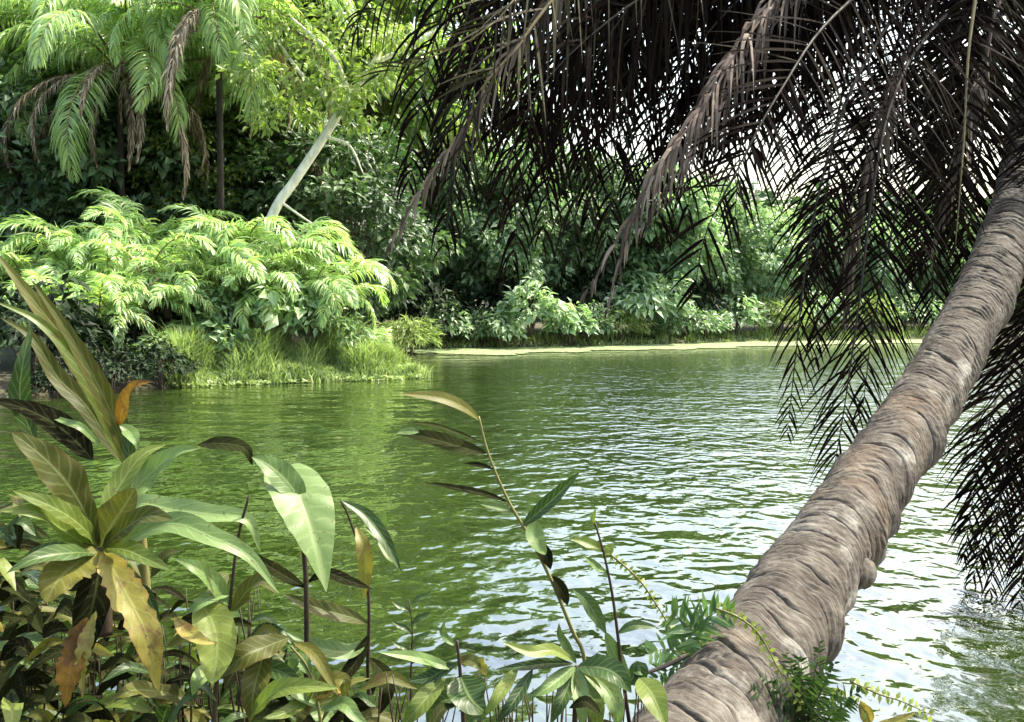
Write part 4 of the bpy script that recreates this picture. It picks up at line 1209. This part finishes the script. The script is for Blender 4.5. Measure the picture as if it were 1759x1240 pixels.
# --- taro plant with the large heart leaf
def heart(e, org, p0, tip, wpx, mat, normal_tilt=(0, 0, 0), curl=.3, rnd=.6):
    A = at(*p0); B = at(*tip)
    T = B - A; Ln = np.linalg.norm(T); T = T / Ln
    nm = nrm(nrm(CAM - A) * .8 + np.array([0, 0, .5]) + np.array(normal_tilt, float))
    Sd = nrm(np.cross(T, nm)); Nn = np.cross(Sd, T)
    th = np.linspace(-180, 180, 73)
    rad = np.interp(np.abs(th), [0, 8, 20, 38, 60, 90, 120, 145, 160, 171, 180], [1, .86, .72, .61, .56, .55, .57, .56, .50, .42, .34])
    wsc = (wpx * p0[2] / F * .5) / (.56 * Ln)
    V = [A]; UV = [(0.3, 0)]
    rings = 9
    for k in range(1, rings + 1):
        for j, tt_ in enumerate(th[:-1]):
            r_ = rad[j] * k / rings
            x = r_ * math.cos(R(tt_)); y = r_ * math.sin(R(tt_)) * wsc
            z = .30 * abs(y) - curl * max(0, x) ** 2 - .22 * max(0, -x) - .45 * y * y + .007 * math.sin(x * 23 - abs(y) * 16) * (k / rings)
            V.append(A + Ln * (x * T + y * Sd + z * Nn))
            UV.append((.3 + x * .7, y * 1.8))
    fc = []
    for j in range(72):
        fc.append((0, 1 + j, 1 + (j + 1) % 72))
    for k in range(rings - 1):
        for j in range(72):
            a_, b_ = 1 + k * 72 + j, 1 + k * 72 + (j + 1) % 72
            fc.append((a_, a_ + 72, b_ + 72, b_))
    mb = MB(); mb.add(V, fc, UV, rnd)
    return mb.build('leaf', M[mat], e, origin=org)


e, o_ = plant('taro_plant', 524, 1260, 3.6, 'tall plant with one big pale heart-shaped leaf on a dark stem')
heart(e, o_, (514, 850, 3.5), (573, 986, 3.3), 108, 'f_grey', (.3, 0, .35))
stem(e, o_, [(523, 1290, 3.6), (527, 1150, 3.6), (526, 1010, 3.6), (521, 930, 3.6), (514, 853, 3.51)], .011, .008)
leaf(e, o_, [(524, 870, 3.5), (490, 825, 3.5), (455, 795, 3.5), (432, 785, 3.5)], 46, 'f_grey', 'lance', .25, .08, 3)
leaf(e, o_, [(340, 764, 3.55), (380, 762, 3.5), (420, 770, 3.5), (434, 800, 3.5)], 26, 'f_dark', 'lance', .2, .05, 3)
leaf(e, o_, [(528, 1000, 3.6), (560, 985, 3.6), (600, 998, 3.6), (640, 1012, 3.6)], 20, 'f_dark', 'lance', .2, .05, 3)
leaf(e, o_, [(526, 1010, 3.6), (490, 990, 3.6), (450, 965, 3.6), (425, 940, 3.6)], 22, 'f_dark', 'lance', .2, .05, 3)

# --- narrow leaved plant right of the heart leaf
e, o_ = plant('narrow_leaf_plant', 636, 1260, 3.9, 'thin plant with arching narrow dark leaves and one hanging yellow leaf')
stem(e, o_, [(640, 1290, 3.9), (632, 1160, 3.9), (634, 1060, 3.9), (628, 980, 3.9), (600, 890, 3.9), (585, 860, 3.9)], .009, .004)
leaf(e, o_, [(588, 860, 3.9), (628, 885, 3.9), (662, 930, 3.85), (690, 985, 3.8)], 24, 'f_green', 'lance', .35, .05, 3)
leaf(e, o_, [(625, 905, 3.9), (650, 925, 3.9), (672, 960, 3.85), (698, 968, 3.8)], 14, 'f_grey', 'lance', .35, .05, 3)
leaf(e, o_, [(650, 925, 3.9), (655, 905, 3.9), (658, 890, 3.9), (660, 875, 3.9)], 18, 'f_grey', 'lance', .35, .05, 3)
leaf(e, o_, [(612, 905, 3.85), (624, 940, 3.8), (628, 985, 3.8), (624, 1030, 3.8)], 25, 'f_yellow', 'lance', .3, .08, 4, label='hanging yellow leaf')
leaf(e, o_, [(632, 1070, 3.9), (600, 1060, 3.85), (545, 1045, 3.8), (485, 1020, 3.8)], 30, 'f_olive', 'lance', .3, .05, 3)
leaf(e, o_, [(632, 1100, 3.9), (600, 1120, 3.85), (545, 1112, 3.8), (490, 1085, 3.8)], 32, 'f_grey', 'lance', .3, .05, 3)
leaf(e, o_, [(634, 1130, 3.9), (660, 1160, 3.85), (665, 1190, 3.8), (650, 1230, 3.8)], 28, 'f_dark', 'lance', .3, .05, 3)
leaf(e, o_, [(634, 1090, 3.9), (615, 1130, 3.85), (590, 1165, 3.8), (560, 1190, 3.8)], 24, 'f_dark', 'lance', .3, .05, 3)

# --- bright leaf plant, lower left centre
e, o_ = plant('broad_leaf_plant', 390, 1270, 3.2, 'low plant with one bright yellow-green broad leaf on a dark stalk')
stem(e, o_, [(368, 1290, 3.3), (372, 1173, 3.3), (392, 1060, 3.3), (408, 930, 3.3), (428, 850, 3.3)], .009, .004)
leaf(e, o_, [(345, 1035, 3.25), (366, 1075, 3.2), (372, 1120, 3.15), (364, 1175, 3.1)], 66, 'f_bright', 'broad', .25, .12, 3, rnd=.95)
leaf(e, o_, [(497, 1095, 3.3), (455, 1112, 3.25), (418, 1128, 3.2), (375, 1165, 3.2)], 46, 'f_olive', 'lance', .25, .10, 3)
leaf(e, o_, [(395, 1040, 3.3), (365, 1000, 3.25), (335, 975, 3.2), (300, 960, 3.2)], 34, 'f_grey', 'lance', .3, .08, 3)
leaf(e, o_, [(395, 1020, 3.3), (365, 1025, 3.25), (340, 1040, 3.2), (318, 1055, 3.2)], 24, 'f_grey', 'lance', .3, .08, 3)
leaf(e, o_, [(398, 1050, 3.3), (430, 1010, 3.3), (455, 1000, 3.25), (478, 1020, 3.2)], 34, 'f_olive', 'lance', .3, .08, 3)
leaf(e, o_, [(380, 1140, 3.3), (355, 1155, 3.25), (340, 1170, 3.2), (330, 1195, 3.2)], 30, 'f_grey', 'lance', .3, .08, 3)
leaf(e, o_, [(300, 1060, 3.2), (320, 1085, 3.15), (345, 1100, 3.1), (375, 1105, 3.1)], 26, 'f_yellow', 'lance', .3, .08, 3)
leaf(e, o_, [(460, 1100, 3.3), (445, 1150, 3.25), (435, 1190, 3.2), (430, 1240, 3.2)], 44, 'f_olive', 'lance', .3, .08, 3)
leaf(e, o_, [(290, 1190, 3.1), (240, 1185, 3.05), (215, 1190, 3.0), (190, 1200, 3.0)], 30, 'f_olive', 'lance', .3, .08, 3)
leaf(e, o_, [(430, 1230, 3.2), (470, 1190, 3.15), (520, 1180, 3.1), (585, 1182, 3.1)], 36, 'f_bright', 'lance', .3, .08, 3)

# --- tall stalk with lance leaves in front of the water
e, o_ = plant('lance_leaf_plant', 1020, 1270, 4.3, 'tall leaning stalk with long lance leaves in the middle of the water view')
stem(e, o_, [(1015, 1260, 4.3), (1003, 1129, 4.3), (984, 1085, 4.3), (950, 1003, 4.3), (911, 925, 4.3), (872, 858, 4.3), (839, 780, 4.3), (822, 715, 4.3)], .010, .005, 'stem_olive')
leaf(e, o_, [(824, 722, 4.3), (800, 702, 4.25), (757, 684, 4.2), (686, 676, 4.15)], 22, 'f_olive', 'lance', .25, .03, 3, label='yellowish top leaf')
leaf(e, o_, [(836, 778, 4.3), (790, 768, 4.25), (735, 752, 4.2), (680, 743, 4.2)], 30, 'f_dark', 'lance', .25, .03, 3)
leaf(e, o_, [(720, 742, 4.18), (705, 741, 4.18), (692, 742, 4.18), (681, 745, 4.17)], 14, 'f_grey', 'lance', .25, .03, 3)
leaf(e, o_, [(832, 762, 4.3), (790, 745, 4.3), (745, 730, 4.25), (688, 724, 4.2)], 8, 'f_dark', 'lance', .35, .03, 3)
leaf(e, o_, [(848, 806, 4.3), (828, 800, 4.3), (808, 797, 4.3), (795, 796, 4.3)], 9, 'f_dark', 'lance', .35, .03, 3)
leaf(e, o_, [(873, 862, 4.3), (830, 848, 4.3), (780, 838, 4.25), (728, 828, 4.2)], 13, 'f_dark', 'lance', .35, .03, 3)
leaf(e, o_, [(895, 905, 4.3), (925, 880, 4.28), (958, 850, 4.25), (996, 811, 4.2)], 26, 'f_green', 'lance', .3, .03, 3, rnd=.2)
leaf(e, o_, [(922, 895, 4.3), (918, 915, 4.28), (925, 935, 4.25), (938, 952, 4.25)], 30, 'f_grey', 'broad', .3, .03, 3)
leaf(e, o_, [(915, 930, 4.3), (930, 945, 4.3), (940, 960, 4.3), (946, 978, 4.3)], 24, 'f_dark', 'lance', .3, .03, 3)
leaf(e, o_, [(945, 990, 4.3), (958, 1005, 4.3), (970, 1025, 4.3), (975, 1040, 4.3)], 22, 'f_dark', 'lance', .3, .03, 3)
leaf(e, o_, [(885, 880, 4.3), (865, 875, 4.3), (845, 870, 4.3), (825, 866, 4.3)], 16, 'f_grey', 'lance', .3, .03, 3)

# --- second stalk
e, o_ = plant('stalk_plant', 1085, 1280, 4.0, 'upright dark stalk with small pale leaves beside the foot of the palm trunk')
stem(e, o_, [(1088, 1290, 4.0), (1071, 1172, 4.0), (1061, 1090, 4.0), (1051, 1017, 4.0), (1037, 950, 4.0), (1022, 898, 4.0)], .009, .004)
for pts, w, mt_ in [([(1037, 948, 4), (1020, 938, 4), (1000, 930, 4), (980, 926, 4)], 20, 'f_bright'), ([(1037, 950, 4), (1045, 946, 4), (1050, 940, 4), (1056, 936, 4)], 18, 'f_bright'),
                    ([(1045, 985, 4), (1030, 978, 4), (1015, 965, 4), (1002, 955, 4)], 14, 'f_grey'), ([(984, 1012, 4), (1005, 1030, 4), (1022, 1055, 4), (1042, 1090, 4)], 26, 'f_green'),
                    ([(1040, 1085, 4), (1052, 1115, 4), (1065, 1140, 4), (1085, 1165, 4)], 24, 'f_grey'), ([(1061, 1088, 4), (1085, 1076, 4), (1105, 1075, 4), (1130, 1078, 4)], 18, 'f_green'),
                    ([(1022, 905, 4), (1018, 895, 4), (1020, 885, 4), (1024, 872, 4)], 8, 'f_bright'), ([(1075, 1180, 4), (1090, 1160, 4), (1100, 1150, 4), (1100, 1190, 4)], 26, 'f_green')]:
    leaf(e, o_, pts, w, mt_, 'lance', .3, .06, 3)

# --- bottom centre leafy cluster
e, o_ = plant('leafy_plant', 985, 1290, 3.6, 'spreading leafy plant along the bottom edge left of the palm foot')
stem(e, o_, [(985, 1300, 3.6), (988, 1220, 3.6), (990, 1143, 3.6)], .012, .008)
for pts, w, mt_ in [([(989, 1143, 3.6), (962, 1165, 3.55), (935, 1185, 3.5), (905, 1195, 3.5)], 26, 'f_grey'), ([(989, 1143, 3.6), (975, 1180, 3.55), (962, 1210, 3.5), (945, 1245, 3.5)], 26, 'f_green'),
                    ([(989, 1143, 3.6), (995, 1180, 3.55), (1000, 1210, 3.5), (1000, 1250, 3.5)], 28, 'f_grey'), ([(989, 1143, 3.6), (1012, 1185, 3.55), (1022, 1215, 3.5), (1030, 1260, 3.5)], 36, 'f_bright'),
                    ([(992, 1145, 3.6), (1035, 1148, 3.55), (1062, 1162, 3.5), (1085, 1190, 3.5)], 44, 'f_green'), ([(985, 1140, 3.6), (945, 1140, 3.55), (900, 1145, 3.5), (850, 1150, 3.5)], 20, 'f_green'),
                    ([(985, 1135, 3.6), (950, 1118, 3.55), (910, 1120, 3.5), (862, 1102, 3.5)], 24, 'f_bright'), ([(1098, 1165, 3.6), (1118, 1190, 3.5), (1130, 1215, 3.45), (1146, 1250, 3.4)], 44, 'f_bright'),
                    ([(990, 1140, 3.6), (972, 1110, 3.6), (962, 1090, 3.6), (960, 1070, 3.6)], 16, 'f_green'),
                    ([(1000, 1150, 3.6), (1040, 1180, 3.55), (1058, 1215, 3.5), (1062, 1255, 3.5)], 34, 'f_grey')]:
    leaf(e, o_, pts, w, mt_, 'lance', .3, .06, 3)
e, o_ = plant('low_leaf_plant', 800, 1300, 3.5, 'low green plant at the bottom centre with broad dark and pale leaves')
stem(e, o_, [(800, 1310, 3.5), (795, 1220, 3.5), (790, 1150, 3.5), (785, 1100, 3.5)], .010, .005)
for pts, w, mt_ in [([(765, 1165, 3.5), (740, 1190, 3.45), (715, 1220, 3.4), (685, 1255, 3.4)], 34, 'f_bright'), ([(790, 1160, 3.5), (800, 1185, 3.45), (812, 1205, 3.4), (835, 1225, 3.4)], 66, 'f_green'),
                    ([(890, 1145, 3.5), (870, 1175, 3.45), (850, 1205, 3.4), (828, 1235, 3.4)], 22, 'f_bright'), ([(915, 1150, 3.5), (895, 1185, 3.45), (875, 1215, 3.4), (850, 1245, 3.4)], 22, 'f_green'),
                    ([(785, 1150, 3.5), (750, 1140, 3.5), (715, 1130, 3.45), (650, 1120, 3.4)], 22, 'f_grey'), ([(788, 1140, 3.5), (800, 1135, 3.5), (815, 1140, 3.45), (826, 1150, 3.45)], 26, 'f_olive'),
                    ([(829, 1130, 3.5), (827, 1140, 3.5), (830, 1150, 3.5), (836, 1160, 3.5)], 16, 'f_yellow'), ([(785, 1140, 3.5), (755, 1155, 3.5), (735, 1165, 3.5), (700, 1170, 3.5)], 26, 'f_green'),
                    ([(795, 1200, 3.5), (760, 1205, 3.5), (745, 1225, 3.5), (735, 1250, 3.5)], 34, 'f_green'), ([(785, 1110, 3.5), (770, 1100, 3.5), (760, 1085, 3.5), (765, 1065, 3.5)], 12, 'f_grey')]:
    leaf(e, o_, pts, w, mt_, 'lance', .3, .06, 3)
# thin upright sprig
e, o_ = plant('thin_sprig', 712, 1280, 4.0, 'thin grey-green sprig standing in front of white rippled water')
stem(e, o_, [(705, 1290, 4.0), (706, 1160, 4.0), (708, 1080, 4.0), (702, 1030, 4.0)], .006, .002)
for k in range(7):
    y0 = 1140 - k * 17; sg = -1 if k % 2 else 1
    leaf(e, o_, [(707, y0, 4), (707 + sg * 12, y0 - 10, 4), (707 + sg * 22, y0 - 14, 4), (707 + sg * 34, y0 - 22, 4)], 11, 'f_green', 'lance', .3, .04, 3)
e, o_ = plant('thin_sprig', 560, 1290, 3.4, 'pale leafy sprig at the bottom edge below the heart leaf')
stem(e, o_, [(555, 1300, 3.4), (548, 1220, 3.4), (530, 1150, 3.4), (500, 1110, 3.4)], .007, .003, 'stem_olive')
for pts, w, mt_ in [([(548, 1215, 3.4), (500, 1180, 3.4), (470, 1190, 3.35), (440, 1210, 3.3)], 34, 'f_grey'), ([(545, 1205, 3.4), (560, 1175, 3.4), (590, 1170, 3.4), (590, 1200, 3.4)], 30, 'f_olive'),
                    ([(550, 1220, 3.4), (590, 1210, 3.35), (610, 1230, 3.3), (640, 1255, 3.3)], 26, 'f_grey'), ([(535, 1160, 3.4), (515, 1135, 3.4), (500, 1150, 3.4), (480, 1165, 3.4)], 26, 'f_grey'),
                    ([(540, 1180, 3.4), (520, 1205, 3.4), (490, 1225, 3.35), (450, 1235, 3.3)], 24, 'f_bright')]:
    leaf(e, o_, pts, w, mt_, 'lance', .3, .06, 3)
leaf(e, o_, [(586, 1190, 3.4), (572, 1180, 3.4), (555, 1190, 3.4), (535, 1200, 3.4)], 26, 'f_orange', 'lance', .3, .06, 3)


# --- ferns and vines at the trunk
def pinnae(mb, pts, L, w, n, seed, normal, ang=68, rnd0=.5, droop=.15):
    frond_geo(mb, mb, pts, L=L, width=w, npairs=n, normal=normal, droop=droop, ang=(ang, ang - 15), r0=.004, start=.05, jitter=.06, seed=seed, nseg=3, rmat=1, lmat=0)


tc = nrm(np.array([0, -1, .35]))
e, o_ = plant('fern', 1230, 1190, 4.5, 'small fern spreading beside the lower left side of the palm trunk', 'fern')
mb = MB(); pinnae(mb, [at(1215, 1125, 4.3), at(1190, 1085, 4.3), at(1165, 1060, 4.3), at(1140, 1050, 4.25)], .12, .03, 16, 1, tc); mb.build('frond', [M['fern'], M['stem_olive']], e, origin=o_)
mb = MB(); pinnae(mb, [at(1170, 1115, 4.3), at(1200, 1075, 4.3), at(1230, 1052, 4.3), at(1265, 1045, 4.25)], .11, .028, 16, 2, tc); mb.build('frond', [M['fern'], M['stem_olive']], e, origin=o_)
mb = MB(); pinnae(mb, [at(1215, 1130, 4.3), at(1170, 1120, 4.3), at(1140, 1115, 4.3), at(1105, 1128, 4.25)], .10, .028, 14, 3, tc); mb.build('frond', [M['fern'], M['stem_olive']], e, origin=o_)
mb = MB(); pinnae(mb, [at(1215, 1130, 4.3), at(1180, 1135, 4.3), at(1150, 1150, 4.3), at(1120, 1170, 4.25)], .09, .028, 14, 4, tc); mb.build('frond', [M['fern'], M['stem_olive']], e, origin=o_)
e, o_ = plant('fern', 1400, 1290, 4.4, 'dark feathery fern clump at the right foot of the palm trunk', 'fern')
rg = np.random.default_rng(9)
for k in range(15):
    tx = 1285 + 200 * k / 14 + rg.normal() * 10; ty = 1120 + 45 * abs(k - 8) / 7 + rg.normal() * 22
    mx_ = (1385 + tx) / 2; my_ = (1275 + ty) / 2 - 15
    mb = MB(); dd = 4.15 + rg.normal() * .08
    pinnae(mb, [at(1385 + rg.normal() * 25, 1275, 4.3), at(mx_, my_, dd), at(tx, ty, dd - .05)], .075, .018, 20, 20 + k, nrm(tc + rg.normal(size=3) * .4)); mb.build('frond', [M['fern_dark'], M['stem_dark']], e, origin=o_)


def vine(px_pts, n, lw, label, mat='vine', seed=0, name='vine'):
    b = at(*px_pts[0])
    e = empty(name, b, label, 'vine')
    P3 = [at(*p) for p in px_pts]
    mb = MB(); tube(mb, P3, [.005, .004, .002], 5, n=30); mb.build('stem', M['stem_olive'], e, origin=b)
    c = spline(P3, n); rg = np.random.default_rng(seed)
    t = tangents(c)
    sd = np.array([nrm(np.cross(x, tc)) for x in t]) * np.where(np.arange(n) % 2, 1, -1)[:, None]
    mf = MB(); leaves(mf, c, sd + t * .4 + rg.normal(size=(n, 3)) * .25, np.tile(tc, (n, 1)) + rg.normal(size=(n, 3)) * .3, lw * (.8 + .4 * rg.random(n)), lw * .6, rg.random(n))
    mf.build('foliage', M[mat], e, origin=b)
    return e


vine([(1230, 1045, 4.25), (1268, 1060, 4.2), (1305, 1091, 4.2), (1339, 1152, 4.15), (1376, 1212, 4.1)], 34, .035, 'yellow-green vine of small leaves crossing the lower palm trunk', seed=1)
vine([(1040, 945, 4.4), (1095, 993, 4.4), (1129, 1041, 4.4), (1158, 1090, 4.4), (1180, 1125, 4.4)], 46, .026, 'thin vine of tiny pale leaves slanting down to the palm foot', seed=2)
vine([(1460, 1170, 4.3), (1510, 1192, 4.3), (1550, 1205, 4.3), (1600, 1228, 4.3)], 26, .035, 'yellowish vine trailing over the water right of the palm foot', seed=3)
vine([(1400, 1180, 4.2), (1440, 1195, 4.2), (1480, 1215, 4.2), (1500, 1250, 4.2)], 26, .034, 'short leafy vine drooping from the dark fern clump', seed=4)
# twig from the trunk foot
b = at(1217, 1111, 4.35)
e = empty('fallen_twig', b, 'bare brown twig lying against the left side of the palm foot', 'twig')
mb = MB(); tube(mb, [at(1085, 1165, 4.2), at(1140, 1145, 4.25), at(1180, 1125, 4.3), at(1225, 1105, 4.35)], [.006, .010, .013], 6); mb.build('stick', M['bark_brown'], e, origin=b)
e, o_ = plant('orange_leaf_plant', 1490, 1300, 4.2, 'small seedling with an orange leaf at the bottom right of the palm foot')
stem(e, o_, [(1492, 1320, 4.2), (1490, 1270, 4.2), (1490, 1240, 4.2)], .006, .003)
leaf(e, o_, [(1494, 1245, 4.2), (1488, 1228, 4.2), (1482, 1215, 4.2), (1478, 1203, 4.2)], 24, 'f_orange', 'lance', .3, .1, 3)
leaf(e, o_, [(1492, 1255, 4.2), (1520, 1245, 4.2), (1540, 1240, 4.2), (1575, 1222, 4.2)], 16, 'f_yellow', 'lance', .3, .1, 3)

# --- tangled undergrowth on the near bank (uncountable)
def undergrowth():
    rg = np.random.default_rng(15)
    m = MB()
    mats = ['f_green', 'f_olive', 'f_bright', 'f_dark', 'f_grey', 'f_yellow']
    wts = [.27, .18, .06, .42, .03, .04]  # mostly dark leaf colours, standing in for shadow within the tangle
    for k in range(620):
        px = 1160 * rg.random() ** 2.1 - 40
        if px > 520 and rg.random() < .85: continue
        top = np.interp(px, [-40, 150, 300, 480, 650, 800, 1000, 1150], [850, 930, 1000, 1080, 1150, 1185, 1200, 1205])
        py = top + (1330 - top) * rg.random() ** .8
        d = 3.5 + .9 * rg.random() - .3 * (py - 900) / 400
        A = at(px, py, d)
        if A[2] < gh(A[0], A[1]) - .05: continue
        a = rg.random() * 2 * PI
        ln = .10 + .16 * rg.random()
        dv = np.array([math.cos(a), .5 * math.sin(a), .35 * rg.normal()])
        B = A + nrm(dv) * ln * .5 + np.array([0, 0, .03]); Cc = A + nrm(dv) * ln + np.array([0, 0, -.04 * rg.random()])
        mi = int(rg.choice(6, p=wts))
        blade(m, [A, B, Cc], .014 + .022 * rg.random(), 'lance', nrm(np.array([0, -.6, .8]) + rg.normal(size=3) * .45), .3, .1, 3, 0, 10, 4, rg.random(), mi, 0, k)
    for k in range(190):
        px = -20 + 1140 * rg.random(); py = 1150 + 60 * rg.random() if px > 450 else 1000 + 150 * rg.random()
        d = 3.6 + .7 * rg.random()
        A = at(px, py, d); Bz = gh(A[0] + .1, A[1])
        tube(m, [(A[0] + rg.normal() * .08, A[1], min(Bz, A[2] - .3)), (A[0] + rg.normal() * .03, A[1], (Bz + A[2]) / 2), A], [.005, .004, .002], 4, 6, .5, 6)
    return m.build('undergrowth', [M[k] for k in mats] + [M['stem_dark']])


tag(undergrowth(), 'dark tangle of small leaves and stems covering the near bank', 'undergrowth', None, 'stuff')

# ------------------------------------------------------------------ camera, light, sky
cam = bpy.data.cameras.new('camera')
co = bpy.data.objects.new('camera', cam)
COL.objects.link(co)
co.location = (0, 0, CAMH)
co.rotation_euler = (PI / 2 - PITCH, 0, 0)
cam.sensor_width = 36
cam.lens = 36 * F / 1759
cam.clip_start = .05
cam.clip_end = 2000
S.camera = co

SUN_EL, SUN_AZ = R(57), R(60)          # azimuth clockwise from +y: sun to the right, high
sd = np.array([math.sin(SUN_AZ) * math.cos(SUN_EL), math.cos(SUN_AZ) * math.cos(SUN_EL), math.sin(SUN_EL)])
sun = bpy.data.lights.new('sun', 'SUN')
sun.energy = 3.2; sun.angle = R(.6); sun.color = (1, .97, .82)
so = bpy.data.objects.new('sun', sun)
COL.objects.link(so)
so.rotation_euler = Vector(sd).to_track_quat('Z', 'Y').to_euler()
so.location = (20, -20, 40)

w = bpy.data.worlds.new('World')
S.world = w
w.use_nodes = True
nt = w.node_tree
nt.nodes.clear()
wo = nt.nodes.new('ShaderNodeOutputWorld')
bgn = nt.nodes.new('ShaderNodeBackground')
sky = nt.nodes.new('ShaderNodeTexSky')
sky.sky_type = 'NISHITA'
sky.sun_disc = False
sky.sun_elevation = SUN_EL
sky.sun_rotation = SUN_AZ
sky.air_density = 1.6; sky.dust_density = 5.5; sky.ozone_density = 1.6
bgn.inputs['Strength'].default_value = .15
nt.links.new(sky.outputs[0], bgn.inputs[0])
nt.links.new(bgn.outputs[0], wo.inputs[0])

S.view_settings.view_transform = 'Standard'
S.view_settings.look = 'None'
S.view_settings.exposure = 2.05
S.view_settings.gamma = 1
S.render.engine = 'CYCLES'
S.cycles.max_bounces = 6
S.cycles.diffuse_bounces = 3
S.cycles.glossy_bounces = 3
S.cycles.transmission_bounces = 3
